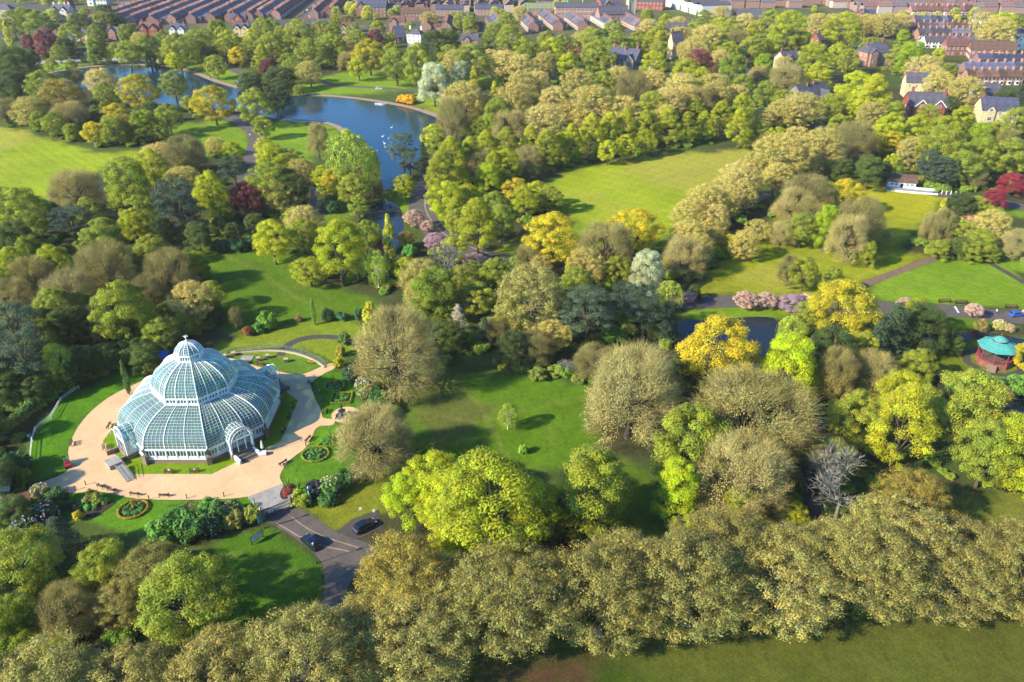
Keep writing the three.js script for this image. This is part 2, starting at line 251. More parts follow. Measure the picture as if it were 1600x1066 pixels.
struct('middle_pond', sheetGeo(smoothPts(poly('1060,504 1110,500 1208,497 1214,515 1200,545 1185,585 1150,570 1090,545 1060,520'), true), 0.02, 0, 8), M.pond);
struct('bandstand_pond', sheetGeo(smoothPts(poly('1440,528 1490,514 1540,519 1600,530 1700,545 1700,560 1600,545 1545,533 1500,531 1455,545'), true), 0.02, 0, 8), M.pond);
struct('island_pond', sheetGeo(smoothPts(poly('1545,598 1600,596 1700,610 1700,660 1600,655 1570,640'), true), 0.02, 0, 8), M.pond);
struct('bandstand_path', new THREE.RingGeometry(5.4, 7.4, 8).rotateX(-Math.PI / 2).translate(at(1552, 566).x, 0.03, at(1552, 566).z), M.asphaltDark);
struct('road_crack', ribbon(line('432,818 446,826 470,840 500,852 545,862'), 0.3, 0.05), M.kerb); struct('road_crack', ribbon(line('455,808 480,826 515,842 560,856'), 0.25, 0.05), M.kerb);
struct('road_marking', ribbon(line('1492,479 1498,489', 2), 0.5, 0.05), M.white);
// ---------------------------------------------------------------- the glasshouse
const T8 = Math.tan(Math.PI / 8), PC = V(-67.1, 0, -144.8);
M.roofGlass = new THREE.MeshPhysicalMaterial({ color: lin('#a4d0cc'), roughness: 0.06, transmission: 0.82, thickness: 0, specularIntensity: 1 });
const palmHouse = thing('glasshouse', 'white octagonal Victorian glasshouse with three glazed domes on a gravel circle', 'glasshouse', PC);
{
  const bez = (a, c, b, n) => Array.from({ length: n + 1 }, (_, i) => { const t = i / n, s = 1 - t; return [s * s * a[0] + 2 * s * t * c[0] + t * t * b[0], s * s * a[1] + 2 * s * t * c[1] + t * t * b[1]]; });
  const tiers = [
    { name: 'lower', prof: bez([15.2, 3.5], [15.0, 8.3], [8.1, 9.25], 15), cols: 15, main: [-1 / 3, 1 / 3] },
    { name: 'upper', prof: bez([8.0, 10.75], [7.5, 14.7], [2.5, 16.0], 12), cols: 9, main: [-1 / 3, 1 / 3] },
    { name: 'lantern', prof: bez([2.5, 17.5], [2.4, 19.0], [0.25, 19.5], 6), cols: 4, main: [0] },
  ];
  const P3 = ([a, y], f) => V(f * a * T8, y, a);
  for (const t of tiers) {
    const pos = [], idx = [], bars = [], main = [], hip = [];
    t.prof.forEach((p, j) => { const l = P3(p, -1), r = P3(p, 1); pos.push(l.x, l.y, l.z, r.x, r.y, r.z); if (j) { const k = j * 2; idx.push(k - 2, k - 1, k, k, k - 1, k + 1); bars.push(bar(V(l.x, l.y + 0.03, l.z + 0.03), V(r.x, r.y + 0.03, r.z + 0.03), 0.036)); } });
    for (let j = 1; j < t.prof.length; j++) {
      for (let c = 1; c < t.cols; c++) { const f = c / t.cols * 2 - 1, a = P3(t.prof[j - 1], f), b = P3(t.prof[j], f), m = t.main.some((q) => Math.abs(q - f) < 0.01); a.y += 0.04; a.z += 0.04; b.y += 0.04; b.z += 0.04; (m ? main : bars).push(bar(a, b, m ? 0.11 : 0.032, m ? 0.18 : 0.06)); }
      const a = P3(t.prof[j - 1], 1), b = P3(t.prof[j], 1); a.y += 0.05; b.y += 0.05; hip.push(bar(a, b, t.name === 'lantern' ? 0.12 : 0.2, 0.24));
    }
    const sheet = new THREE.BufferGeometry(); sheet.setAttribute('position', new THREE.Float32BufferAttribute(pos, 3)); sheet.setIndex(idx); sheet.computeVertexNormals();
    const gb = merge(bars), gms = t.main.map((_, q) => merge(main.filter((_, i) => i % t.main.length === q))), gh = merge(hip);
    for (let k = 0; k < 8; k++) {
      const add = (n, g, m, kind) => { const o = part(n, g, m, palmHouse, kind); o.rotation.y = k * Math.PI / 4; return o; };
      add('glass_panel', sheet, M.roofGlass); add('glazing_bars', gb, M.white, 'stuff'); gms.forEach((g) => add('roof_rib', g, M.white)); add('hip_rib', gh, M.white);
    }
  }
  function arcade(a, y0, y1, groups, per, aw, hb, ht, slots) {   // a wall of arched lights in the face's own frame
    const W = 2 * a * T8 - 0.02, s = new THREE.Shape([[-W / 2, y0], [W / 2, y0], [W / 2, y1], [-W / 2, y1]].map((p) => new THREE.Vector2(...p)));
    const gw = W / groups;
    for (let g = 0; g < groups; g++) {
      const c = -W / 2 + gw * (g + 0.5), step = (gw * 0.86) / per;
      for (let i = 0; i < per; i++) { const x = c + (i - (per - 1) / 2) * step, h = new THREE.Path(); h.moveTo(x - aw / 2, hb); h.lineTo(x + aw / 2, hb); h.lineTo(x + aw / 2, ht - aw / 2); h.absarc(x, ht - aw / 2, aw / 2, 0, Math.PI, false); h.lineTo(x - aw / 2, hb); s.holes.push(h); }
      if (slots) { const h = new THREE.Path(); const w = gw * 0.32; h.moveTo(c - w, slots[0]); h.lineTo(c + w, slots[0]); h.lineTo(c + w, slots[1]); h.lineTo(c - w, slots[1]); h.lineTo(c - w, slots[0]); s.holes.push(h); }
    }
    const geo = new THREE.ExtrudeGeometry(s, { depth: 0.14, bevelEnabled: false, curveSegments: 5 }); geo.translate(0, 0, a - 0.14);
    const post = []; for (let g = 0; g <= groups; g++) post.push(boxAt(0.14, y1 - y0, 0.1, -W / 2 + gw * g * 0.998 + 0.01, (y0 + y1) / 2, a + 0.045));
    const glass = new THREE.PlaneGeometry(W, y1 - y0); glass.translate(0, (y0 + y1) / 2, a - 0.2);
    return [geo, merge(post), glass];
  }
  const walls = [[arcade(15.2, 1.06, 3.3, 6, 3, 0.52, 1.72, 3.0, [1.3, 1.45]), 15.2, 3.3], [arcade(8.0, 9.3, 10.6, 3, 3, 0.46, 9.66, 10.4), 8.0, 10.6], [arcade(2.5, 16.0, 17.38, 2, 2, 0.32, 16.4, 17.2), 2.5, 17.38]];
  for (const [[g, post, glass], a, y] of walls) for (let k = 0; k < 8; k++) {
    const add = (n, q, m, kind) => { const o = part(n, q, m, palmHouse, kind); o.rotation.y = k * Math.PI / 4; };
    if (a > 15 && k % 2) { /* porch stands here too: the wall stays behind it */ }
    add('arched_window_wall', g, M.white); add('mullion', post, M.white, 'stuff'); add('window_glass', glass, M.roofGlass);
    add('gutter', boxAt(2 * (a + 0.25) * T8, 0.24, 0.36, 0, y + 0.09, a + 0.07), M.white);
    if (a > 15) { add('plinth', boxAt(2 * 15.28 * T8, 1.06, 0.5, 0, 0.53, 15.03), M.stone); add('sill_band', boxAt(2 * 15.34 * T8, 0.12, 0.3, 0, 1.11, 15.22), M.white); }
    else add('sill_band', boxAt(2 * (a + 0.16) * T8, 0.14, 0.24, 0, y - 1.28, a + 0.06), M.white);
  }
  for (let k = 0; k < 8; k++) { const g = [boxAt(0.95, 1.8, 0.95, 0, 0.9, 16.65), boxAt(1.15, 0.18, 1.15, 0, 1.88, 16.65)], o = part('corner_pier', g, M.stone, palmHouse); o.rotation.y = (k + 0.5) * Math.PI / 4; }
  // floor inside, finial
  part('floor', new THREE.CylinderGeometry(15.9, 15.9, 0.9, 8).rotateY(Math.PI / 8).translate(0, 0.45, 0), mat('#6d6258', { map: grit }), palmHouse);
  const fin = part('finial', lathe([[0.001, 21.1], [0.06, 21.05], [0.05, 20.75], [0.14, 20.6], [0.16, 20.5], [0.08, 20.35], [0.07, 20.1], [0.24, 19.95], [0.28, 19.8], [0.2, 19.62], [0.45, 19.5], [0.5, 19.4]], 12), M.white, palmHouse);
  part('weathervane', [bar(V(-0.55, 20.85, 0), V(0.55, 20.85, 0), 0.09), bar(V(0, 20.85, -0.55), V(0, 20.85, 0.55), 0.09)], M.white, fin);
  // porches on the diagonal faces
  for (const k of [1, 3, 5, 7]) {
    const pr = new THREE.Group(); pr.name = numbered('porch'); pr.rotation.y = k * Math.PI / 4; palmHouse.add(pr);
    const R = 2.35, z0 = 15.1, z1 = 17.2, ys = 4.1, f0 = 1.06, L = z1 - z0, arc = [], N = 10;
    for (let i = 0; i <= N; i++) arc.push([-Math.cos(i / N * Math.PI) * R, ys + Math.sin(i / N * Math.PI) * R]);
    const gp = [], gi = [], ribs = [];
    arc.forEach(([x, y], i) => { gp.push(x, y, z0 - 1.6, x, y, z1); if (i) { const q = i * 2; gi.push(q - 2, q - 1, q, q, q - 1, q + 1); } });
    const vault = new THREE.BufferGeometry(); vault.setAttribute('position', new THREE.Float32BufferAttribute(gp, 3)); vault.setIndex(gi); vault.computeVertexNormals();
    part('vault_glass', vault, M.roofGlass, pr);
    for (const [x, y] of arc) ribs.push(bar(V(x, y + 0.03, z0 - 1.6), V(x, y + 0.03, z1), 0.07));
    for (const z of [z0 - 0.3, z0 + 1, z0 + 2, z0 + 3]) for (let i = 1; i <= N; i++) ribs.push(bar(V(arc[i - 1][0] * 1.01, arc[i - 1][1] + 0.02, z), V(arc[i][0] * 1.01, arc[i][1] + 0.02, z), 0.09));
    part('vault_bars', ribs, M.white, pr, 'stuff');
    const ring = new THREE.Shape(); ring.absarc(0, ys, R + 0.22, 0, Math.PI, false); ring.lineTo(-R + 0.2, ys); const hole = []; for (let i = 0; i <= 16; i++) hole.push(new THREE.Vector2(-Math.cos(i / 16 * Math.PI) * (R - 0.2), ys + Math.sin(i / 16 * Math.PI) * (R - 0.2))); hole.forEach((p) => ring.lineTo(p.x, p.y)); ring.closePath();
    const front = [new THREE.ExtrudeGeometry(ring, { depth: 0.24, bevelEnabled: false, curveSegments: 18 }).translate(0, 0, z1 - 0.02)];
    for (let i = 1; i < 7; i++) { const a = i / 7 * Math.PI; front.push(bar(V(-Math.cos(a) * 0.7, ys + Math.sin(a) * 0.7, z1 + 0.08), V(-Math.cos(a) * (R - 0.15), ys + Math.sin(a) * (R - 0.15), z1 + 0.08), 0.08)); }
    for (let i = 0; i < 8; i++) { const a = i / 8 * Math.PI, b = (i + 1) / 8 * Math.PI; front.push(bar(V(-Math.cos(a) * 0.75, ys + Math.sin(a) * 0.75, z1 + 0.1), V(-Math.cos(b) * 0.75, ys + Math.sin(b) * 0.75, z1 + 0.1), 0.1)); }
    front.push(boxAt(2 * R + 0.4, 0.28, 0.3, 0, ys - 0.12, z1 + 0.08)); for (const x of [-R, R]) front.push(boxAt(0.34, ys - f0 - 0.26, 0.34, x, (ys + f0) / 2 - 0.13, z1 + 0.06)); for (const x of [-0.85, 0.85]) front.push(boxAt(0.16, ys - f0 - 0.28, 0.16, x, (ys + f0) / 2 - 0.14, z1 + 0.05));
    part('front_arch', front, M.white, pr);
    for (const s of [-1, 1]) {
      const side = [boxAt(0.16, 0.8, L, s * R, f0 + 0.4, (z0 + z1) / 2), boxAt(0.2, 0.24, L, s * R, ys - 0.14, (z0 + z1) / 2)]; for (let i = 0; i < 6; i++) side.push(boxAt(0.1, ys - f0 - 1.06, 0.12, s * R, (ys + f0 + 0.56) / 2, z0 + 0.3 + i * (L - 0.6) / 5));
      part('side_frame', side, M.white, pr); part('side_glass', new THREE.PlaneGeometry(L, ys - f0 - 0.9).rotateY(Math.PI / 2).translate(s * (R - 0.1), (ys + f0) / 2 + 0.3, (z0 + z1) / 2), M.roofGlass, pr);
    }
    part('porch_plinth', boxAt(2 * R + 0.5, f0 - 0.02, L + 0.3, 0, f0 / 2 - 0.02, (z0 + z1) / 2 + 0.2), M.stone, pr);
    if (k === 1 || k === 3 || k === 5) for (let i = 0; i < 6; i++) part('step', boxAt(3.6, 0.16, 0.42, 0, 0.92 - i * 0.17, z1 + 0.57 + i * 0.42), i % 2 ? mat('#8a8580', { map: grit }) : mat('#56524f', { map: grit }), pr);
    for (const x of [-2.1, 2.1]) part('stair_wall', boxAt(0.42, 1.0, 2.3, x, 0.5, z1 + 1.55), k === 1 ? M.white : M.stone, pr);
  }
  // the ramp at the left front porch
  const ramp = new THREE.Group(); ramp.name = 'ramp'; palmHouse.add(ramp); const a = at(186, 728, 0.95).sub(PC), b = at(204, 751, 0).sub(PC), up = at(168, 713, 0.95).sub(PC);
  b.y = 0.06; a.y = 0.98; up.y = 1.0;
  part('ramp_deck', [bar(a, b, 1.5, 0.14)], M.concrete, ramp); part('landing', [boxAt(2.6, 1.0, 2.8, (a.x + up.x) / 2, 0.5, (a.z + up.z) / 2, Math.PI / 4)], M.concrete, ramp);
  for (const s of [-1, 1]) { const d = b.clone().sub(a).setY(0).normalize(), n = V(-d.z, 0, d.x).multiplyScalar(s * 0.74); const p = a.clone().add(n), q = b.clone().add(n); const rl = [bar(p.clone().setY(p.y + 0.95), q.clone().setY(q.y + 0.95), 0.07), bar(p.clone().setY(p.y + 0.5), q.clone().setY(q.y + 0.5), 0.05)]; for (let i = 0; i <= 6; i++) { const m = p.clone().lerp(q, i / 6); rl.push(bar(m, m.clone().setY(m.y + 0.95), 0.06)); } part('handrail', rl, M.steel, ramp); }
}
struct('glasshouse_lawn', sheetGeo(Array.from({ length: 8 }, (_, i) => { const a = (i + 0.5) * Math.PI / 4; return [PC.x + Math.sin(a) * 20.2, PC.z + Math.cos(a) * 20.2]; }), 0.034), M.lawnSheet);
// ---------------------------------------------------------------- foliage
class Foliage {
  constructor(seed) { this.p = []; this.c = []; this.r = rngOf(seed); }
  dir() { const z = this.r() * 2 - 1, a = this.r() * 6.2832, s = Math.sqrt(1 - z * z); return V(s * Math.cos(a), z, s * Math.sin(a)); }
  tri(a, b, c, k, h) { this.p.push(a.x, a.y, a.z, b.x, b.y, b.z, c.x, c.y, c.z); for (let i = 0; i < 3; i++) this.c.push(k * (1 + h), k, k * (1 - h)); }
  leaf(c, n, s, k, h, ratio = 0.62) {   // one folded leaf spray: four corners
    const u = V(this.r() - 0.5, this.r() - 0.5, this.r() - 0.5).cross(n).normalize(), w = n.clone().cross(u), b = s * ratio;
    const A = c.clone().addScaledVector(u, s), B = c.clone().addScaledVector(u, -s), C = c.clone().addScaledVector(w, b).addScaledVector(n, -b * 0.35), D = c.clone().addScaledVector(w, -b).addScaledVector(n, -b * 0.35);
    this.tri(A, C, D, k, h); this.tri(B, D, C, k * 0.97, h);
  }
  sliver(p, q, w, k, h) { const d = q.clone().sub(p), s = d.clone().cross(V(this.r() - 0.5, this.r() - 0.5, this.r() - 0.5)).normalize().multiplyScalar(w); this.tri(p.clone().add(s), p.clone().sub(s), q, k, h); }
  clump(c, rx, ry, n, size, o = {}) {
    const kc = o.k ?? 0.78 + 0.44 * this.r(), hc = o.h ?? (this.r() - 0.5) * 0.2, up = o.up ?? 0.25;
    for (let i = 0; i < n; i++) {
      const d = this.dir(); if (d.y < -0.25 && this.r() < 0.7) d.y = -d.y;
      const t = (o.shell ?? 0.55) + (1 - (o.shell ?? 0.55)) * this.r(), p = V(c.x + d.x * rx * t, c.y + d.y * ry * t, c.z + d.z * rx * t);
      const nn = d.clone().multiplyScalar(1.1).add(V(0, up, 0)).add(this.dir().multiplyScalar(0.6)).normalize();
      this.leaf(p, nn, size * (0.6 + 0.8 * this.r()), kc * (0.82 + 0.36 * this.r()), hc + (this.r() - 0.5) * 0.12, o.ratio);
    }
  }
  geo() { const g = new THREE.BufferGeometry(); g.setAttribute('position', new THREE.Float32BufferAttribute(this.p, 3)); g.setAttribute('color', new THREE.Float32BufferAttribute(this.c, 3)); g.computeVertexNormals(); return g; }
}
// crown of clumps inside a shape: every prototype is 14 m wide and H tall
function crownPoints(f, o) {
  const out = [], lobes = Array.from({ length: 7 }, () => [f.r() * 6.28, f.r() * 0.9 + 0.05, 0.66 + 0.62 * f.r()]);
  const rough = (a, t) => { let s = 1; for (const [la, lt, k] of lobes) { const d = Math.abs(Math.atan2(Math.sin(a - la), Math.cos(a - la))), e = Math.abs(t - lt); s += (k - 1) * Math.exp(-d * d * 1.6 - e * e * 6); } return s; };
  for (let i = 0; i < o.n; i++) {
    const t = o.even ? (i + f.r()) / o.n : Math.pow(f.r(), o.pw ?? 0.8), a = i * 2.39996 + f.r() * 0.9, prof = o.prof(t);
    const q = o.fill ?? 0.5, rr = o.R * prof * (q + (1 - q) * Math.sqrt(f.r())) * rough(a, t) * (1 - o.cr * 0.5);
    out.push(V(Math.cos(a) * rr, o.hb + (o.H - o.hb) * t, Math.sin(a) * rr));
  }
  return out;
}
const dome = (t) => Math.sqrt(Math.max(0, 1 - Math.pow(Math.abs(t * 1.25 - 0.32), 2.3)));
const round = (t) => Math.sqrt(Math.max(0.02, 1 - Math.pow(t * 2 - 0.95, 2)));
const egg = (t) => Math.pow(Math.max(0, Math.sin(Math.PI * Math.pow(t * 0.96 + 0.04, 0.62))), 0.7);
function trunkGeo(f, o, pts, nLimbs, r0 = 0.42) {
  const gs = [], top = V((f.r() - 0.5) * 0.8, o.hb + (o.H - o.hb) * 0.35, (f.r() - 0.5) * 0.8), mid = V(top.x * 0.3, o.hb * 0.8, top.z * 0.3);
  gs.push(limb(V(0, -0.3, 0), V(0, 0.5, 0), r0 * 1.5, r0 * 1.05, 7), limb(V(0, 0.5, 0), mid, r0 * 1.05, r0 * 0.8, 7), limb(mid, top, r0 * 0.8, r0 * 0.45, 6));
  for (let i = 0; i < nLimbs; i++) {
    const p = pts[Math.floor(i * pts.length / nLimbs)], s = mid.clone().lerp(top, f.r()), k = s.clone().lerp(p, 0.5); k.y += (p.y - s.y) * 0.1 - 0.3; k.x += (f.r() - 0.5); k.z += (f.r() - 0.5);
    gs.push(limb(s, k, r0 * 0.38, r0 * 0.24, 4), limb(k, p, r0 * 0.24, r0 * 0.06, 4));
  }
  return merge(gs);
}
function branchTree(f, o) {   // bare limbs that fork, and the tips where twigs start
  const gs = [], tips = [];
  const grow = (p, d, len, r, depth) => {
    const q = p.clone().addScaledVector(d, len); gs.push(limb(p, q, r, r * 0.68, depth > 2 ? 5 : 3));
    if (depth === 0) { tips.push([q, d]); return; }
    const n = depth > 3 ? 4 : f.r() < 0.35 ? 2 : 3;
    for (let i = 0; i < n; i++) {
      const side = V(f.r() - 0.5, 0, f.r() - 0.5).normalize(), e = d.clone().multiplyScalar(0.9).addScaledVector(side, o.spread * (0.5 + 0.7 * f.r())).add(V(0, o.lift, 0)).normalize();
      grow(q, e, len * (0.66 + 0.22 * f.r()), r * 0.62, depth - 1);
    }
  };
  grow(V(0, -0.3, 0), V(0, 1, 0), o.trunk, o.r0, o.depth); return [merge(gs), tips];
}
const protos = {};
function proto(kind, build, variants) { protos[kind] = Array.from({ length: variants }, (_, i) => build(new Foliage(1000 + kind.length * 97 + kind.charCodeAt(0) * 13 + kind.charCodeAt(1) * 7 + i * 31), i)); }
function leafy(o) { return (f) => { const pts = crownPoints(f, o); for (const c of pts) { const rc = o.cr * o.R * (0.7 + 0.6 * f.r()); f.clump(c, rc, rc * (o.flat ?? 0.75), o.leaves, o.size, { shell: o.shell, up: o.up, ratio: o.ratio, k: o.k0 ? o.k0 + 0.24 * f.r() : undefined }); if (o.twig) for (let i = 0; i < o.twig; i++) { const d = f.dir(); d.y = Math.abs(d.y); f.sliver(c, c.clone().addScaledVector(d, rc * 1.35), 0.035, 0.5, 0.05); } } return { H: o.H, R: o.R, hb: o.hb, crown: f.geo(), trunk: trunkGeo(f, o, pts, o.limbs ?? 14, o.r0) }; }; }
proto('dense', leafy({ H: 15, R: 7, hb: 1.6, n: 96, cr: 0.25, leaves: 290, size: 0.165, prof: dome, fill: 0.62, up: 0.4 }), 3);            // chestnut, sycamore in full leaf
proto('loose', leafy({ H: 15.5, R: 7, hb: 2.6, n: 120, cr: 0.2, leaves: 210, size: 0.15, prof: round, fill: 0.45, up: 0.25, twig: 5 }), 4);      // lime, elm in young leaf
proto('egg', leafy({ H: 19, R: 7, hb: 2.2, n: 120, cr: 0.21, leaves: 210, size: 0.155, prof: egg, fill: 0.5, up: 0.3, twig: 3 }), 3);       // tall limes
proto('plane', leafy({ H: 14.5, R: 7.2, hb: 2.2, n: 330, cr: 0.15, leaves: 98, size: 0.122, prof: (t) => 0.25 + 0.75 * round(t), fill: 0.3, up: 0.1, twig: 16, shell: 0.05, even: 0, k0: 0.88, limbs: 34, r0: 0.45, flat: 0.85, ratio: 0.55 }), 3);   // planes in bud
proto('twiggy', (f) => {
  const o = { H: 13, R: 7, hb: 2.2, n: 190, cr: 0.2, prof: dome, fill: 0.5 }, pts = crownPoints(f, o);
  for (const c of pts) { const out = V(c.x, (c.y - 3) * 1.1, c.z).normalize(), k = 0.75 + 0.5 * f.r(), h = (f.r() - 0.5) * 0.14; for (let i = 0; i < 92; i++) { const d = out.clone().add(f.dir().multiplyScalar(0.75)).normalize(), p = c.clone().addScaledVector(f.dir(), 0.9); f.sliver(p, p.clone().addScaledVector(d, 1.0 + 1.3 * f.r()), 0.019, k * (0.7 + 0.6 * f.r()), h); if (f.r() < 0.5) f.leaf(p.clone().addScaledVector(d, 0.6 + f.r()), d, 0.1, k * 1.15, h - 0.05); } }
  return { H: 13, R: 7, hb: 2, crown: f.geo(), trunk: trunkGeo(f, o, pts, 60, 0.46) };
}, 3);
proto('dead', (f) => {
  const [g, tips] = branchTree(f, { trunk: 2.6, r0: 0.32, depth: 5, spread: 1.0, lift: 0.06 });
  for (const [q, d] of tips) for (let i = 0; i < 4; i++) { const e = d.clone().add(f.dir().multiplyScalar(0.7)).normalize(); f.sliver(q, q.clone().addScaledVector(e, 0.6 + 0.7 * f.r()), 0.03, 0.9 + 0.2 * f.r(), 0); }
  g.computeBoundingBox(); const b = g.boundingBox; return { H: b.max.y, R: Math.max(b.max.x, -b.min.x, b.max.z, -b.min.z) * 0.92, hb: 2, crown: f.geo(), trunk: g };
}, 2);
proto('pine', (f) => {
  const o = { H: 18, R: 7, hb: 4.5, n: 60, cr: 0.26, prof: (t) => 0.35 + 0.65 * round(t), fill: 0.35 }, pts = crownPoints(f, o);
  for (const c of pts) f.clump(c, 2.0 * (0.7 + 0.6 * f.r()), 0.75, 150, 0.26, { up: 0.7, ratio: 0.35, shell: 0.3 });
  return { H: 18, R: 7, hb: 4, crown: f.geo(), trunk: trunkGeo(f, o, pts, 34, 0.5) };
}, 2);
proto('fir', (f) => {
  for (let i = 0; i < 170; i++) { const t = Math.pow(f.r(), 1.3), a = i * 2.4 + f.r(), R = 5.2 * Math.pow(1 - t, 0.8) + 0.3, y = 1 + 17 * t; const n = 3; for (let j = 1; j <= n; j++) { const q = j / n; f.clump(V(Math.cos(a) * R * q * 0.92, y - q * R * 0.22, Math.sin(a) * R * q * 0.92), 0.95, 0.45, 19, 0.24, { up: 0.6, ratio: 0.35, shell: 0.2 }); } }
  return { H: 18.5, R: 5.5, hb: 0.8, crown: f.geo(), trunk: limb(V(0, -0.3, 0), V(0, 17.5, 0), 0.42, 0.05, 7) };
}, 2);
proto('column', (f) => {
  for (let i = 0; i < 130; i++) { const t = f.r(), a = i * 2.4, R = 2.2 * Math.pow(Math.sin(Math.PI * (0.1 + 0.88 * t)), 0.7) * (0.55 + 0.45 * f.r()); f.clump(V(Math.cos(a) * R, 0.8 + 17.2 * t, Math.sin(a) * R), 0.62, 1.15, 52, 0.22, { up: 0.8 }); }
  return { H: 19, R: 2.9, hb: 0.6, crown: f.geo(), trunk: limb(V(0, -0.3, 0), V(0, 17, 0), 0.35, 0.05, 7) };
}, 2);
proto('weeping', (f) => {
  const o = { H: 14.5, R: 6.2, hb: 3, n: 120, cr: 0.16, prof: round, fill: 0.55 }, pts = crownPoints(f, o);
  for (const c of pts) { const k = 0.8 + 0.4 * f.r(), h = (f.r() - 0.5) * 0.12; f.clump(c, 0.9, 0.7, 24, 0.22, { k, h }); for (let s = 0; s < 6; s++) { const x = c.x + (f.r() - 0.5) * 1.6, z = c.z + (f.r() - 0.5) * 1.6, l = 1.4 + 2.6 * f.r(); for (let j = 0; j < 9; j++) f.leaf(V(x + (f.r() - 0.5) * 0.3, Math.max(0.6, c.y - l * j / 9), z + (f.r() - 0.5) * 0.3), V(f.r() - 0.5, 0.2, f.r() - 0.5).normalize(), 0.2, k * (0.8 + 0.35 * f.r()), h, 0.4); } }
  return { H: 14.5, R: 6.6, hb: 1, crown: f.geo(), trunk: trunkGeo(f, o, pts, 26, 0.3) };
}, 2);
proto('shrub', (f) => {
  for (let i = 0; i < 46; i++) { const a = i * 2.4, u = f.r(), R = 1.25 * Math.sqrt(f.r()); f.clump(V(Math.cos(a) * R, 0.35 + 1.5 * u * Math.sqrt(Math.max(0.05, 1 - R * R / 2.2)), Math.sin(a) * R), 0.5, 0.42, 62, 0.12, { up: 0.35 }); }
  return { H: 2.3, R: 1.75, hb: 0.1, crown: f.geo(), trunk: merge([limb(V(0, -0.1, 0), V(0.3, 1.2, 0.1), 0.08, 0.03), limb(V(0, -0.1, 0), V(-0.4, 1.2, 0.2), 0.08, 0.03), limb(V(0, -0.1, 0), V(0.1, 1.3, -0.4), 0.08, 0.03)]) };
}, 3);
proto('sword', (f) => {   // cordyline: a rosette of sword leaves on short stems
  const gs = []; for (const [x, z, h] of [[0, 0, 2.6], [0.7, 0.3, 2.0], [-0.5, 0.6, 1.8]]) { gs.push(limb(V(0, -0.1, 0), V(x, h, z), 0.14, 0.09)); for (let i = 0; i < 120; i++) { const d = f.dir(); if (d.y < -0.2) d.y *= -0.6; const p = V(x, h, z), m = p.clone().addScaledVector(d, 0.7).add(V(0, 0.1, 0)), q = m.clone().addScaledVector(d, 0.6).add(V(0, -0.25, 0)), w = d.clone().cross(UPV).normalize().multiplyScalar(0.055), k = 0.7 + 0.5 * f.r(); f.tri(p.clone().add(w), p.clone().sub(w), m, k, 0); f.tri(m.clone().add(w), m.clone().sub(w), q, k * 1.1, 0.05); } }
  return { H: 3.6, R: 1.9, hb: 0.5, crown: f.geo(), trunk: merge(gs) };
}, 2);
const leafMats = {};
function leafMat(hex, v = 0, through = 0.42) {
  const key = hex + v + through; if (leafMats[key]) return leafMats[key];
  const c = lin(hex), r = rngOf(v * 7919 + hex.charCodeAt(2) * 131 + hex.charCodeAt(4)), b = 0.9 + 0.2 * r(), w = 1 + (r() - 0.5) * 0.05; c.r *= b * w * 2.0; c.g *= b * 1.9; c.b *= b * (2 - w) * 1.7;
  return leafMats[key] = new THREE.MeshPhysicalMaterial({ color: c, vertexColors: true, roughness: 0.94, transmission: through, thickness: 0, specularIntensity: 0.35 });
}
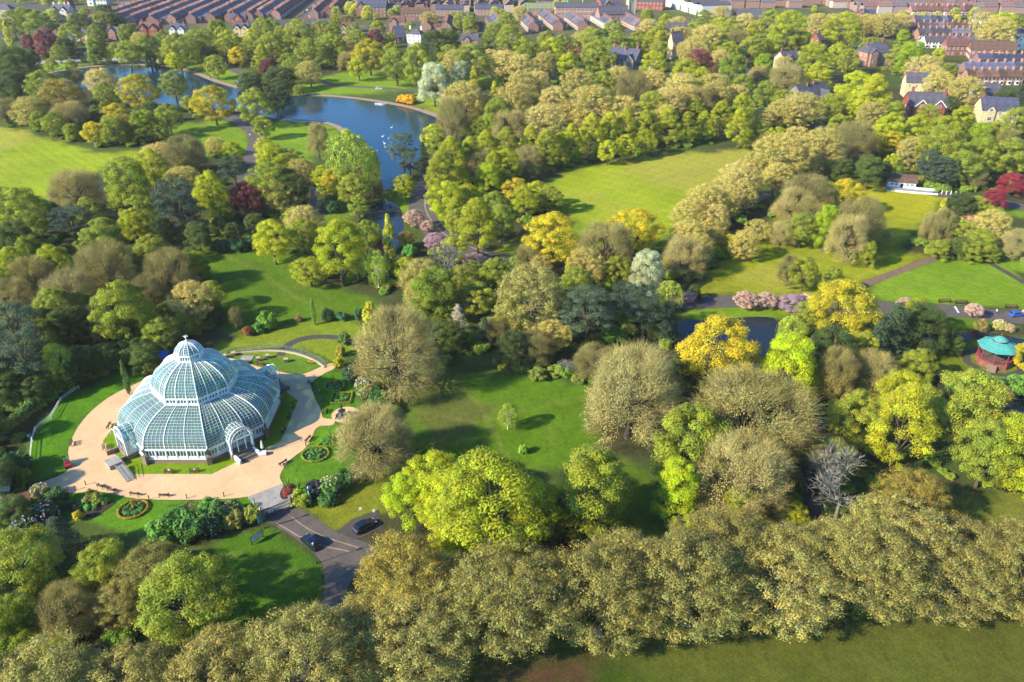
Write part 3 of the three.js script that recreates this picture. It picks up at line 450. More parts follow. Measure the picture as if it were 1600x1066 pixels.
// ---------------------------------------------------------------- trees, each where the photograph shows it
// kind: [name, look, crown shape, colours, bark, height over width]
const KINDS = {
  plane: ['plane_tree', 'khaki tree in bud', 'plane', ['#7b7840', '#73713a', '#838046'], 'paleBark', 0.95],
  tan: ['plane_tree', 'straw coloured budding tree', 'plane', ['#9a9452', '#908a4c', '#a29a5c'], 'paleBark', 0.9],
  bare: ['bare_tree', 'brown twiggy leafless tree', 'twiggy', ['#656038', '#5e5a36', '#706a42'], 'bark', 0.82],
  bronze: ['bronze_tree', 'bronze olive young tree', 'plane', ['#7e7632', '#787030', '#847a38'], 'bark', 0.85],
  green: ['chestnut_tree', 'bright green leafy tree', 'dense', ['#626e1a', '#5a6818', '#6a741e'], 'bark', 1.0],
  vivid: ['chestnut_tree', 'vivid green domed tree', 'dense', ['#74840e', '#6c7e0e', '#7c8c10'], 'bark', 1.05],
  lime: ['lime_tree', 'yellow green spring tree', 'loose', ['#7e8612', '#767e14', '#868c16'], 'bark', 1.05],
  tall: ['lime_tree', 'tall yellow green tree', 'egg', ['#7c8214', '#747a16', '#84881a'], 'bark', 1.3],
  olive: ['elm_tree', 'olive green tree', 'loose', ['#6c7620', '#667222', '#747c26'], 'bark', 1.0],
  gold: ['maple_tree', 'golden yellow tree', 'loose', ['#8e8618', '#868018', '#968c1c'], 'bark', 0.95],
  deep: ['holm_oak', 'dark green rounded tree', 'dense', ['#3a4a1c', '#34441c', '#425220'], 'bark', 0.95],
  pine: ['pine_tree', 'blue green layered pine', 'pine', ['#34463a', '#2e4032', '#3a4a36'], 'bark', 1.15],
  fir: ['fir_tree', 'dark conical conifer', 'fir', ['#2c4230', '#34462e', '#283c2c'], 'bark', 1.5],
  cypress: ['cypress_tree', 'slim columnar conifer', 'column', ['#4e6428', '#465c28', '#56702c'], 'bark', 4.5],
  copper: ['copper_beech', 'purple leaved tree', 'dense', ['#582a30', '#52282e', '#603438'], 'bark', 0.95],
  red: ['red_maple', 'crimson low tree', 'dense', ['#6c1e2e', '#661e2e', '#742434'], 'bark', 0.72],
  cherry: ['cherry_tree', 'pale pink cherry tree', 'loose', ['#9c887e', '#9c8880', '#948078'], 'bark', 0.8],
  mauve: ['cherry_tree', 'mauve blossoming cherry tree', 'loose', ['#8c7484', '#8c7882', '#80707e'], 'bark', 0.8],
  pale: ['whitebeam_tree', 'silver grey tree', 'dense', ['#808a70', '#78846a', '#868e74'], 'bark', 1.15],
  birch: ['birch_tree', 'light green birch', 'weeping', ['#78882a', '#728428', '#7e8e30'], 'whiteBark', 1.45],
  willow: ['willow_tree', 'pale green willow', 'weeping', ['#74842e', '#788630', '#6e7e2a'], 'bark', 1.05],
  poplar: ['poplar_tree', 'narrow golden poplar', 'column', ['#8a8c1c', '#84861c', '#929424'], 'bark', 3.2],
  dead: ['dead_tree', 'grey bare forked tree', 'dead', ['#5c5c58', '#60605c', '#585854'], 'greyBark', 0.95],
  blossom: ['cherry_tree', 'white flowered tree', 'fir', ['#8a8476', '#8c8678', '#828074'], 'bark', 1.3],
};
const treeSpots = [];
function placeTree(kind, x, y, w, base, ratio, where, group) {
  const K = KINDS[kind], pr = protos[K[2]][treeSpots.length % protos[K[2]].length], r = rngOf(treeSpots.length * 17 + 5), ratioHW = (ratio || K[5]) * (kind === 'plane' ? 0.8 + 0.3 * r() : 0.95 + 0.1 * r());
  let P, W, H;
  if (base) { P = at(x, y); W = metres(w * 1.02, P); H = W * ratioHW; }
  else {
    P = at(x, y + w); H = 12;
    for (let i = 0; i < 12; i++) {
      W = metres(w * 1.02, P.clone().setY(H * 0.6)); H = clamp(W * ratioHW, 1, 30); const hb = pr.hb / pr.H * H, hc = (H + hb) / 2, b = (H - hb) / 2, Pc = P.clone().setY(hc), dep = Math.atan2(EYE - hc, Math.hypot(P.x, P.z));
      const px = Math.sqrt((b * Math.cos(dep)) ** 2 + (W / 2 * Math.sin(dep)) ** 2) * 0.96 * FOC / depthOf(Pc); const q = at(x, y + px, hc); P.lerp(V(q.x, 0, q.z), 0.7);
    }
    P.y = 0;
  }
  treeSpots.push({ kind, x: P.x, z: P.z, W, H, where, group, px: x, pr, seed: Math.floor(r() * 1e6) });
}
function grove(where, list, group) { for (const item of list.split(';')) { const s = item.trim().split(/\s+/); if (s.length < 4) continue; const o = s.slice(4); const rr = o.find((q) => q[0] === 'r'); placeTree(s[0], +s[1], +s[2], +s[3], o.includes('b'), rr ? +rr.slice(1) : 0, where, group); } }
grove('in front row of bottom avenue', 'plane -30 1150 192 b r0.74; plane 80 1138 186 b r0.74; plane 205 1122 180 b r0.74; plane 350 1104 186 b r0.74; plane 490 1088 186 b r0.74; plane 650 1044 186 b r0.74; plane 800 1004 186 b r0.74; plane 935 990 180 b r0.74; plane 1070 974 186 b r0.74; plane 1215 957 186 b r0.74; plane 1355 945 180 b r0.74; plane 1470 945 169 b r0.74; plane 1578 950 169 b r0.74; plane 1690 935 180 b r0.74', 'plane trees of the avenue at the bottom');
grove('in back row of bottom avenue', 'plane 585 1020 163 b r0.62; plane 690 980 163 b r0.62; plane 838 967 169 b r0.62; plane 975 947 175 b r0.62; plane 1125 922 186 b r0.62; plane 1222 912 152 b r0.62; plane 1312 910 158 b r0.62; plane 1395 902 169 b r0.62; plane 1500 907 163 b r0.62; plane 1600 912 169 b r0.62', 'plane trees of the avenue at the bottom');
grove('in the lower left thicket', 'olive 28 826 120; fir 92 800 80 r0.95; green 165 848 88; bare 100 918 95; plane 232 850 110; olive 285 868 150; green 20 930 95; lime 88 996 55; green 45 962 60; deep -30 900 90; green 135 880 60; plane 190 905 90');
grove('beside the drive below the gates', 'vivid 644 735 84; lime 682 708 95; lime 768 702 190 r1.02; green 922 712 138 r1.1; lime 708 735 110; lime 835 748 100; bronze 634 836 150; lime 720 768 110; deep 860 780 80');
grove('right of the central lawn', 'bare 986 552 155 r0.9; bare 1170 584 205 r0.7; gold 1123 497 128; lime 1146 550 72; vivid 1233 528 98; deep 1064 556 66; green 1073 640 130 r1.1; olive 1178 658 75; bare 1162 686 145 r0.95; vivid 1060 724 80 r1.4; lime 1240 782 48; olive 1300 683 78; dead 1320 708 115; bronze 1430 738 118 r0.8; olive 1336 612 85 r1.2; tall 1412 598 112; lime 1414 580 82; olive 1508 578 125 r1.15; olive 1544 657 100 r1.2; lime 1600 650 115 r1.2; bare 1305 552 62 r1.3; bare 1364 553 76; olive 1436 545 56; bare 1215 640 70; deep 1226 720 60; green 1160 760 70; lime 1660 700 120');
grove('between pond and bandstand', 'fir 1396 470 80 r1.3; deep 1440 478 80; lime 1434 466 58; gold 1318 438 108 r1.05; willow 1236 494 54; deep 1300 516 85; olive 1350 520 60; gold 1498 506 24; lime 1470 500 40; deep 1490 524 34; gold 1614 532 56; fir 1370 500 55; olive 1270 470 55; bare 1560 604 40');
grove('in the clump above central lawn', 'green 680 424 84; blossom 716 474 46; fir 758 494 36; plane 832 417 118 r1.15; pine 918 450 88; pine 884 458 70; pine 976 443 56; pine 1010 446 74; bare 620 492 130 r0.95; poplar 580 471 36 r2.2; bare 586 638 118; dead 882 562 28; bare 833 520 60; bare 928 540 64; olive 796 470 50; olive 745 440 60; deep 700 500 60; deep 656 505 50; bare 770 500 44; tan 862 500 60; fir 1040 470 44; olive 720 420 50; tan 660 440 60; deep 800 520 60');
grove('alone on the central lawn', 'birch 793 630 42 r1.05');
grove('between pond road and meadow', 'willow 1046 439 46; pale 1011 396 58; bare 946 354 95; tan 917 389 66; poplar 888 404 15; gold 864 336 84; gold 995 329 82; lime 952 344 44; bare 829 383 48; dead 696 384 62; lime 705 372 44; olive 737 408 34; olive 776 403 54; tan 663 407 78; lime 634 403 42; olive 900 420 60; olive 965 400 50; tan 845 400 40; olive 690 420 50');
grove('around the small statue pond', 'birch 557 389 38; birch 589 392 42; lime 531 348 80 r1.3; poplar 612 426 24 b r4.2; olive 571 346 44 r1.3; copper 596 372 26; bronze 634 362 30; willow 586 350 24; lime 425 345 64 r1.1; tan 478 324 62; olive 472 344 54; lime 484 403 58 r0.8; olive 560 308 36; gold 525 262 48; olive 553 274 54; copper 564 263 30; bare 585 285 30; lime 503 260 34; olive 422 257 76; deep 456 270 64; tan 442 280 60; willow 548 207 80 r1.25; willow 575 230 55; lime 460 325 40');
grove('between lake tip and park road', 'pine 629 210 48; fir 661 222 30 r1.6; pine 640 238 34; lime 633 274 34; lime 676 196 38; olive 682 212 36; olive 608 296 22');
grove('right of the park road', 'tall 706 216 56; tall 690 238 60; tall 735 218 50; tall 760 206 42; tall 792 201 46; tall 828 200 42; tall 772 238 42; lime 790 236 52; bare 826 232 46; bare 746 238 54; lime 717 262 42; vivid 762 259 42; lime 700 286 60; tall 746 312 74 r1.2; olive 715 328 40 r1.4; olive 782 322 58; gold 808 280 42; lime 840 284 38; lime 820 292 50; olive 858 292 42; lime 730 290 44; olive 775 300 44; olive 680 264 30; tall 712 310 40');
grove('in the tall row above the meadow', 'tall 854 205 48; tall 893 196 44; tall 924 182 48; tall 952 178 44; tall 978 174 44; tall 1008 176 44; tall 1043 170 46; tall 1073 177 38; tall 1100 176 36; tall 1126 160 42; tall 1156 172 48; lime 950 221 32 r1.2; lime 979 212 34 r1.2; lime 1010 204 34 r1.2; tall 1157 150 46; olive 1185 190 40; lime 1215 200 34; tall 875 210 40');
grove('in the avenue beside the meadow', 'tan 1285 203 74; tan 1224 213 90; tan 1215 256 50; tan 1155 256 74; tan 1162 285 50; tan 1105 291 64; tan 1078 313 60; tan 1118 322 54; tan 1076 347 64; tan 1112 343 50; tan 1092 368 54; bare 1065 376 70; tan 1255 232 60; tan 1180 240 50; tan 1135 300 50; tan 1245 200 50');
grove('on slope below bowling green', 'bare 1264 280 78; bare 1240 299 64; gold 1320 281 54; bare 1266 316 54; vivid 1292 326 43 r1.7; olive 1254 334 54; bare 1222 350 44; bare 1348 318 84; bare 1326 342 64 r1.1; green 1358 380 30 r1.3; tan 1162 362 52; gold 1138 366 28; tan 1184 344 40; bare 1232 404 34 r1.3; olive 1258 403 46 r1.2; olive 1300 418 38 r1.2; olive 1290 300 40');
grove('around the bowling pavilion', 'pine 1442 291 36 b r1.5; pine 1456 293 34 b r1.5; pine 1468 295 34 b r1.45; pine 1479 297 28 b r1.5; deep 1358 246 54; lime 1393 242 22 r1.8; gold 1393 207 38; bare 1336 197 66; tan 1300 245 38; deep 1314 250 44; deep 1380 255 34; tan 1426 217 54; olive 1470 200 74; olive 1503 238 54; olive 1538 217 60; olive 1577 218 64; vivid 1530 196 46; red 1582 273 44; red 1554 298 40; deep 1502 305 48; olive 1527 308 40; poplar 1474 309 16 r2.2; bare 1453 336 32 r1.4; bare 1471 333 36 r1.4; tan 1548 330 64; green 1533 362 58 r0.7; olive 1502 343 44; bare 1592 364 52; green 1470 376 42 r0.7; deep 1500 372 40 r0.8; green 1519 376 46 r0.7; green 1547 386 34 r0.7; bare 1520 262 40; bare 1496 320 30');
grove('along the pond road', 'cherry 1166 455 36; cherry 1199 456 35; mauve 1240 460 45 r0.65; cherry 1260 459 26; mauve 1075 455 24; cherry 1523 474 28; cherry 1415 465 31; deep 1085 446 24', 'blossom trees by the pond road');
grove('along the park road', 'cherry 648 328 35; mauve 679 364 35; cherry 740 396 36; cherry 668 345 22');
grove('around the road junction villas', 'olive 1225 142 38; lime 1278 100 44; bare 1228 107 54; olive 1196 128 38; tan 1250 148 64; tan 1220 158 50; olive 1296 149 40; olive 1319 146 36; lime 1335 115 58; tall 1364 120 58; lime 1348 146 46; tan 1364 162 52; green 1397 162 42; lime 1391 180 54; lime 1433 183 54; lime 1473 184 54; olive 1470 205 50; tan 1508 123 64; tan 1470 115 54; tan 1450 104 48; deep 1484 154 36; lime 1505 167 38; deep 1567 144 42; fir 1592 132 36; olive 1590 170 44; olive 1553 192 48; green 1534 202 42; bare 1568 205 48; olive 1588 222 54; tan 1410 195 44; olive 1450 165 36; olive 1310 180 36');
grove('in the wood above the tall row', 'tan 724 132 74; tan 804 135 64; poplar 773 128 20; olive 776 156 48 r1.3; bare 706 160 50 r1.2; tan 867 139 60; bare 797 177 58; tan 851 167 64; tan 927 139 80; tan 972 153 64; olive 941 114 44; tan 969 107 54; bare 990 118 58; tan 1018 114 54; olive 1018 146 48; tan 1046 139 58; tan 902 111 54; tan 840 114 48; tan 815 114 54; green 745 188 32; fir 866 104 24 r1.1; lime 853 125 18; tan 880 165 40; tan 750 150 50; olive 760 180 40; bare 905 160 44; tan 1070 135 50; bare 1095 140 50; tan 1120 130 50; olive 1085 155 36; tan 1150 135 44; olive 1180 150 40; tan 1190 170 40; bare 830 150 44; olive 990 165 40; tan 1040 165 40; lime 1075 94 48; lime 1096 107 38; tan 1062 118 58; tan 1110 118 56; olive 1159 118 38; bare 1187 107 34; green 1145 90 52; vivid 1194 87 28 r1.3; copper 1092 81 46; tan 1104 42 58; tan 1090 60 50; lime 1124 30 34; olive 1170 60 40; copper 1195 40 24; olive 1140 68 40; tan 1125 80 40; gold 1000 73 22; green 930 82 30; lime 1021 83 42');
grove('on the far bank of the lake', 'lime 524 24 18 r1.7; olive 521 56 48; gold 577 65 54; bare 542 84 32; copper 586 48 28; lime 608 52 20; lime 612 69 32; olive 619 80 52; olive 654 72 46 r1.5; olive 633 100 26; pale 678 104 52 r1.25; pale 720 99 36 r1.1; poplar 741 104 18 r2; deep 676 51 42; deep 699 48 42; deep 686 64 34; olive 738 72 58; tan 767 80 44; olive 797 42 48; green 773 38 36; tan 710 80 40; tan 787 82 50; tan 815 88 50; green 826 70 42; lime 864 62 44; tan 850 84 40; lime 889 84 36; olive 923 46 46; deep 940 48 30; olive 936 66 52; olive 962 52 44; lime 984 62 34; tall 1016 49 30; tall 1030 50 30; lime 560 90 34; tan 540 60 34; olive 552 40 26');
grove('on the near shore left of the lake', 'deep 20 114 48; green 22 136 26; olive 68 114 52; bare 54 131 32; bronze 95 127 74; bare 115 110 28; tan 159 110 52; dead 172 117 32; gold 216 119 60; olive 165 131 38; olive 271 114 42; lime 294 151 24; gold 333 137 64; olive 398 141 58; deep 429 138 44; olive 412 182 36; lime 312 150 30');
grove('at the edge of the left field', 'bare 10 158 44; tan 44 154 54; lime 71 162 32; bare 111 164 54; olive 84 178 38; green 111 195 27; gold 145 192 38; green 176 185 44; bronze 193 181 44; gold 182 164 42; deep 152 175 30; green 224 175 48; olive 263 164 44; deep 234 161 32; olive 60 175 30; olive 205 190 30; deep 130 178 30; olive 250 190 30');
grove('in the belt behind the glasshouse', 'tan 334 216 32; lime 361 223 40; bare 288 219 68; tan 250 226 54; lime 290 243 32; lime 236 236 58; green 197 253 80; lime 412 216 28; lime 423 226 48; olive 450 233 44; bare 496 199 34 r1.5; blossom 499 191 15 r0.9; tan 472 250 44; pine 364 246 50 r0.9; bare 118 272 76; tan 284 263 60; pine 280 280 82; lime 331 270 54 r1.4; copper 385 289 54; tan 442 280 58; olive 344 314 38; olive 216 307 54; lime 208 328 48; pine 111 324 72 r0.8; olive 34 297 86; olive 8 294 56; deep 80 320 50; olive 162 343 64; olive 159 356 68; green 47 370 44; lime 20 388 60; lime 81 385 54; bare 165 385 90; bare 51 408 76; olive 236 368 54; bare 263 395 76; green 304 395 50; bare 111 429 86; olive 189 442 90 r1.1; tan 297 442 64 r1.2; bare 20 440 70; olive -10 420 70; deep 110 480 60; olive 215 470 60; deep 330 470 40; olive 60 500 50; bare 135 480 50; deep 230 540 50; green 270 470 40; deep 25 350 60; olive 135 310 40; olive 331 440 44; bare 230 435 60; olive 84 452 64 r1.1; olive 250 498 56; pine 20 476 86; bare 368 484 22 r1.4; deep 310 350 50; deep 250 340 40; deep 130 400 50; deep 210 400 50; olive 135 460 50; deep 60 480 50; deep 160 490 50; olive 285 490 40; deep 345 340 30; deep 400 335 34; deep 365 350 30');
grove('left of the glasshouse forecourt', 'pine 34 508 96 r1.2; birch 88 538 62 r1.2; cypress 195 562 13 r5; cypress 489 466 9 r5; deep 130 545 50; deep 10 580 60; deep -20 640 60; deep 55 590 46; deep 110 560 50; deep 0 720 60; fir -10 690 50; deep 20 775 56; deep -25 560 80; deep 160 540 44; olive 60 560 40; deep 220 530 44; deep 270 520 40');
grove('among the villas at the upper left', 'deep 20 77 64; deep 46 82 42; poplar 12 34 14 r3.2; copper 44 56 19 r1.5; copper 73 49 40; green 148 64 36; lime 169 80 13 r1.6; deep 130 88 11 r0.9; olive 200 66 42; olive 231 57 46; deep 236 82 20 r1.2; lime 255 81 19; lime 273 83 30; olive 278 56 52; green 204 40 34; olive 304 50 42; green 338 33 32; lime 359 50 42; gold 371 75 30; deep 328 74 32; olive 337 88 36; olive 307 80 22; tall 409 74 32; copper 422 94 32; deep 436 107 54 r0.7; deep 392 114 42 r0.65; olive 457 94 38; tan 484 98 42; green 467 134 22 r0.7; olive 423 53 42; olive 467 34 46; olive 484 63 46; olive 513 56 42; olive 60 20 44; olive 20 20 40; deep 85 40 34; green 40 15 36; olive 110 40 40; deep 125 25 36; olive 160 20 34; copper 108 0 18; deep 165 10 32; olive 150 40 30; lime 132 14 18; deep 180 22 30; deep 100 62 30; olive 92 72 28; olive 180 68 24; deep 145 78 22; lime 445 60 34; olive 395 60 34; olive 450 85 30; olive 110 95 20; olive 80 92 20');
grove('among the terraces at the upper right', 'lime 1232 22 60 r1.1; lime 1320 23 56; green 1252 52 34; tan 1278 24 40; lime 1271 70 52; lime 1309 70 32; olive 1327 78 36; vivid 1425 69 46; vivid 1411 49 26; olive 1400 76 32; lime 1467 76 22 r1.3; tan 1446 90 54; green 1484 100 28 r0.8; green 1578 97 17; lime 1565 22 40; olive 1586 26 30; tan 1558 30 58; tan 1535 22 40; olive 1360 60 30; tan 1300 24 36; tan 1330 23 36; tan 1352 24 32; tan 1385 23 40; tan 1405 23 36; tan 1370 25 36; olive 1290 40 30; tan 1345 32 30; lime 1040 24 30; tan 1060 28 34; olive 1030 40 30; green 1010 16 24; olive 1500 136 20');
grove('in the gardens below the school', 'olive 1085 38 40; tan 1060 45 44; lime 1112 55 36; olive 1142 32 40; tan 1166 24 40; olive 1186 56 36; lime 1206 60 30; olive 1212 40 40; bare 1152 52 40; olive 1030 66 30; tan 1012 32 36; olive 958 34 36; olive 880 56 36; tan 905 52 36; olive 1000 50 34; tan 1075 66 36; olive 1130 58 34; lime 1180 34 30; olive 1098 18 34; tan 1128 12 36; olive 1205 18 36; tan 1225 90 30; olive 855 50 30; lime 815 60 30; olive 960 72 34; tan 925 58 30');
grove('below the long slate terraces', 'olive 410 30 36; olive 440 44 34; lime 396 46 28; olive 352 62 36; bare 472 52 34; olive 502 34 36; olive 520 40 34; olive 300 62 34; tan 216 52 28; olive 255 50 30; olive 320 46 26; lime 345 44 26; olive 425 30 30; tan 458 40 30; bare 540 26 30; olive 560 48 30; olive 700 72 34; lime 590 34 26; olive 640 36 24; tan 670 20 28; olive 720 20 28; green 735 26 30; olive 790 22 30; tan 812 12 28');
// build: one of each shape with its parts, then copies
const ORD = ['leftmost', 'second', 'third', 'fourth', 'fifth', 'sixth', 'seventh', 'eighth', 'ninth', 'tenth', 'eleventh', 'twelfth', 'thirteenth', 'fourteenth', 'fifteenth', 'sixteenth', 'seventeenth', 'eighteenth', 'nineteenth', 'twentieth'];
const ordinal = (i, n) => n === 1 ? '' : i === 0 ? 'leftmost ' : i === n - 1 ? 'rightmost ' : i < 20 ? ORD[i] + ' ' : (i % 10 === 0 && i !== 11 ? (i + 1) + 'st ' : i % 10 === 1 ? (i + 1) + 'nd ' : i % 10 === 2 ? (i + 1) + 'rd ' : (i + 1) + 'th ');
const byPlace = {};
for (const t of treeSpots) (byPlace[KINDS[t.kind][1] + t.where] ??= []).push(t);
for (const list of Object.values(byPlace)) { list.sort((a, b) => a.px - b.px); list.forEach((t, i) => { const o = ordinal(i, list.length); const fromLeft = o && i > 0 && i < list.length - 1 ? ' from the left' : ''; t.label = o + KINDS[t.kind][1] + fromLeft + ' ' + t.where; }); }
const leafRoots = {};
function growTree(t) {
  const K = KINDS[t.kind], r = rngOf(t.seed + 3), col = K[3][Math.floor(r() * K[3].length)], g = new THREE.Group();
  g.name = numbered(K[0]); scene.add(g); tag(g, t.label, 'tree', t.group);
  g.position.set(t.x, 0, t.z); g.rotation.y = r() * 6.28; g.scale.set(t.W / 2 / t.pr.R, t.H / t.pr.H, t.W / 2 / t.pr.R);
  part('trunk', t.pr.trunk, M[K[4]], g); part(t.kind === 'dead' ? 'twigs' : 'crown', t.pr.crown, leafMat(col, Math.floor(r() * 4), t.kind === 'bare' || t.kind === 'dead' ? 0.12 : 0.42), g);
}
treeSpots.forEach(growTree);
// ---------------------------------------------------------------- houses
function gable(w, d, h, over = 0.4, t = 0.22) {   // two roof slopes with the ridge along x, springing from y = 0
  const s = new THREE.Shape([[-d / 2 - over, -over * h / (d / 2)], [0, h], [d / 2 + over, -over * h / (d / 2)], [d / 2 + over, -over * h / (d / 2) + t], [0, h + t * 1.2], [-d / 2 - over, -over * h / (d / 2) + t]].map((p) => new THREE.Vector2(...p)));
  const g = new THREE.ExtrudeGeometry(s, { depth: w + over * 2, bevelEnabled: false }); g.translate(0, 0, -w / 2 - over); g.rotateY(Math.PI / 2); return uvBox(g);
}
function gableWall(w, d, h) {   // the triangle of wall under each end of that roof
  const s = new THREE.Shape([[-d / 2, 0], [d / 2, 0], [0, h]].map((p) => new THREE.Vector2(...p))); const g = new THREE.ExtrudeGeometry(s, { depth: w, bevelEnabled: false }); g.translate(0, 0, -w / 2); g.rotateY(Math.PI / 2); return uvBox(g);
}
function hip(w, d, h, over = 0.4) {
  const W = w / 2 + over, D = d / 2 + over, r = Math.max(0.2, W - D), p = [[-W, 0, D], [W, 0, D], [W, 0, -D], [-W, 0, -D], [-r, h, 0], [r, h, 0]], f = [[0, 1, 5], [0, 5, 4], [1, 2, 5], [2, 3, 4], [2, 4, 5], [3, 0, 4], [0, 3, 2], [0, 2, 1]], a = [];
  for (const t of f) for (const i of t) a.push(...p[i]); const g = new THREE.BufferGeometry(); g.setAttribute('position', new THREE.Float32BufferAttribute(a, 3)); g.computeVertexNormals(); return uvBox(g);
}
function uvBox(g, s = 4) {   // uv in metres from the face's own direction
  const q = g.index ? g.toNonIndexed() : g; q.computeVertexNormals(); const p = q.attributes.position, n = q.attributes.normal, u = new Float32Array(p.count * 2);
  for (let i = 0; i < p.count; i++) { const ax = Math.abs(n.getX(i)), ay = Math.abs(n.getY(i)), az = Math.abs(n.getZ(i)); u[i * 2] = (ax > az ? p.getZ(i) : p.getX(i)) / s; u[i * 2 + 1] = (ay > Math.max(ax, az) * 1.6 ? p.getZ(i) : p.getY(i)) / s; }
  q.setAttribute('uv', new THREE.BufferAttribute(u, 2)); return q;
}
const ubox = (w, h, d, x, y, z) => uvBox(boxAt(w, h, d, x, y, z));
function chimneyGeo(x, y, z, h = 2, w = 1.1, d = 0.7) { return [ubox(w, h, d, x, y + h / 2, z), boxAt(w + 0.16, 0.16, d + 0.16, x, y + h - 0.1, z), cylAt(0.13, 0.11, 0.5, x - w * 0.25, y + h, z, 6), cylAt(0.13, 0.11, 0.5, x + w * 0.25, y + h, z, 6)]; }
const frameGeo = {}, paneGeo = {};
function addWindow(parent, w, h, x, y, z, turn) {
  const k = w.toFixed(2) + h.toFixed(2); const T = 0.11;
  frameGeo[k] ??= merge([boxAt(w, T, 0.14, 0, h / 2 - T / 2, 0), boxAt(w + 0.24, T, 0.22, 0, -h / 2 + T / 2, 0.03), boxAt(T, h - 2 * T, 0.14, -w / 2 + T / 2, 0, 0), boxAt(T, h - 2 * T, 0.14, w / 2 - T / 2, 0, 0), boxAt(w - 2 * T, 0.08, 0.1, 0, 0.05, 0), boxAt(0.07, h - 2 * T, 0.09, 0, 0, 0)]);
  paneGeo[k] ??= new THREE.BoxGeometry(w - 0.1, h - 0.1, 0.04).translate(0, 0, 0.01);
  const f = part('window', frameGeo[k], M.white, parent); f.position.set(x, y, z); f.rotation.y = turn; part('pane', paneGeo[k], M.winGlass, f); return f;
}
// a villa: main block with its ridge along x, cross gables to the front, chimneys, windows on the faces in view
function villa(label, px, py, wpx, o) {
  const p = at(px, py), w = metres(wpx, p), d = o.d ?? w * 0.7, h = o.h ?? 6.5, rh = o.rh ?? d * 0.42, t = thing(o.name ?? 'villa', label, o.cat ?? 'house', p, o.turn ?? 0), wm = o.wall, rm = o.roof;
  const wall = part('wall', [ubox(w, h + 0.3, d, 0, h / 2 - 0.15, 0), ...(o.hip ? [] : [gableWall(w - 0.02, d, rh)].map((g) => g.translate(0, h, 0)))], wm, t);
  const roof = part('roof', (o.hip ? hip(w, d, rh) : gable(w, d, rh)).translate(0, h, 0), rm, t);
  for (const [gx, gw, gout = 1.2] of o.gables ?? []) {
    const gh = gw * 0.5, L = d / 2 + gout, g1 = uvBox(new THREE.BoxGeometry(gw, h + 0.2, gout + 0.4).translate(gx * w, h / 2 - 0.1, d / 2 + gout / 2 - 0.2));
    const tri = gableWall(gout + 0.4, gw, gh).rotateY(Math.PI / 2).translate(gx * w, h, d / 2 + gout / 2 - 0.2); part('gable_wall', [g1, tri], o.gableWall ?? wm, t);
    part('gable_roof', gable(L, gw, gh, 0.35, 0.2).rotateY(Math.PI / 2).translate(gx * w, h + 0.06, L / 2), rm, t);
    if (o.barge) { const z = d / 2 + gout + 0.42; part('bargeboard', [bar(V(gx * w - gw / 2 - 0.4, h - 0.35, z), V(gx * w, h + gh + 0.1, z), 0.12, 0.4), bar(V(gx * w + gw / 2 + 0.4, h - 0.35, z), V(gx * w, h + gh + 0.1, z), 0.12, 0.4)], M.white, t); }
    addWindow(t, Math.min(1.7, gw * 0.35), 1.5, gx * w, h + 0.1, d / 2 + gout + 0.06, 0); addWindow(t, Math.min(2.0, gw * 0.45), 1.7, gx * w, h * 0.42, d / 2 + gout + 0.06, 0);
  }
  const n = Math.max(1, Math.round(w / 3.4)), fl = h > 8.5 ? 3 : h > 4 ? 2 : 1;
  for (let f = 0; f < fl; f++) { const y = (f + 0.55) * h / fl; for (let i = 0; i < n; i++) { const x = (i + 0.5) / n * w - w / 2; if ((o.gables ?? []).some(([gx, gw]) => Math.abs(gx * w - x) < gw / 2 + 0.4)) continue; if (f === 0 && i === Math.floor(n / 2) && !o.nodoor) part('door', boxAt(1.1, 2.2, 0.14, x, 1.1, d / 2 + 0.05), o.door ?? M.greenPaint, t); else addWindow(t, 1.15, Math.min(1.7, h / fl * 0.55), x, y, d / 2 + 0.05, 0); }
    const m = Math.max(1, Math.round(d / 4)); for (let i = 0; i < m; i++) for (const s of [-1, 1]) addWindow(t, 1.0, Math.min(1.6, h / fl * 0.5), s * (w / 2 + 0.05), y, (i + 0.5) / m * d - d / 2, s * Math.PI / 2); }
  for (const [cx, cz, ch = 2.4] of o.chimneys ?? [[-0.4, 0], [0.4, 0]]) part('chimney', chimneyGeo(cx * w, h + rh * (1 - Math.abs(cz) * 2) - 0.6, cz * d, ch, 1.3, 0.8), o.chim ?? M.brick, roof);
  o.extra?.(t, w, d, h, rh); return t;
}
villa('big dark stone house with twin slate gables beside the road junction', 1259, 172, 58, { wall: M.greyStone, roof: M.slate, h: 8, turn: 0.45, gables: [[-0.3, 6, 2.5], [0.25, 6.5, 2.5]], chimneys: [[-0.15, 0.1], [0.1, 0.05], [0.3, -0.1]] });
villa('red brick villa with two white edged front gables and tall red chimney', 1440, 186, 56, { wall: M.redBrick, roof: M.slate2, h: 8, barge: 1, turn: -0.12, gables: [[-0.22, 6], [0.24, 6]], chimneys: [[0.42, 0.15, 4.5], [-0.4, 0, 3], [0.05, -0.1, 3]] });
villa('yellow stone villa with slate roof and two dormer gables at the right edge', 1551, 190, 52, { wall: M.cream, roof: M.slate3, h: 7, turn: -0.15, gables: [[-0.28, 4.5, 0.8], [0.28, 4.5, 0.8]], chimneys: [[-0.46, 0]] });
villa('tall building with blank white end wall behind the yellow villa', 1532, 172, 34, { name: 'rendered_building', cat: 'building', wall: M.render, roof: M.slate2, h: 10, d: 22, nodoor: 1, turn: -0.35, rh: 4, chimneys: [] });
villa('cream gabled house with grey slate roof behind the red brick villa', 1430, 150, 40, { wall: M.cream, roof: M.slate2, h: 8.5, turn: -0.2, gables: [[0.2, 6, 2]], chimneys: [[-0.1, 0]] });
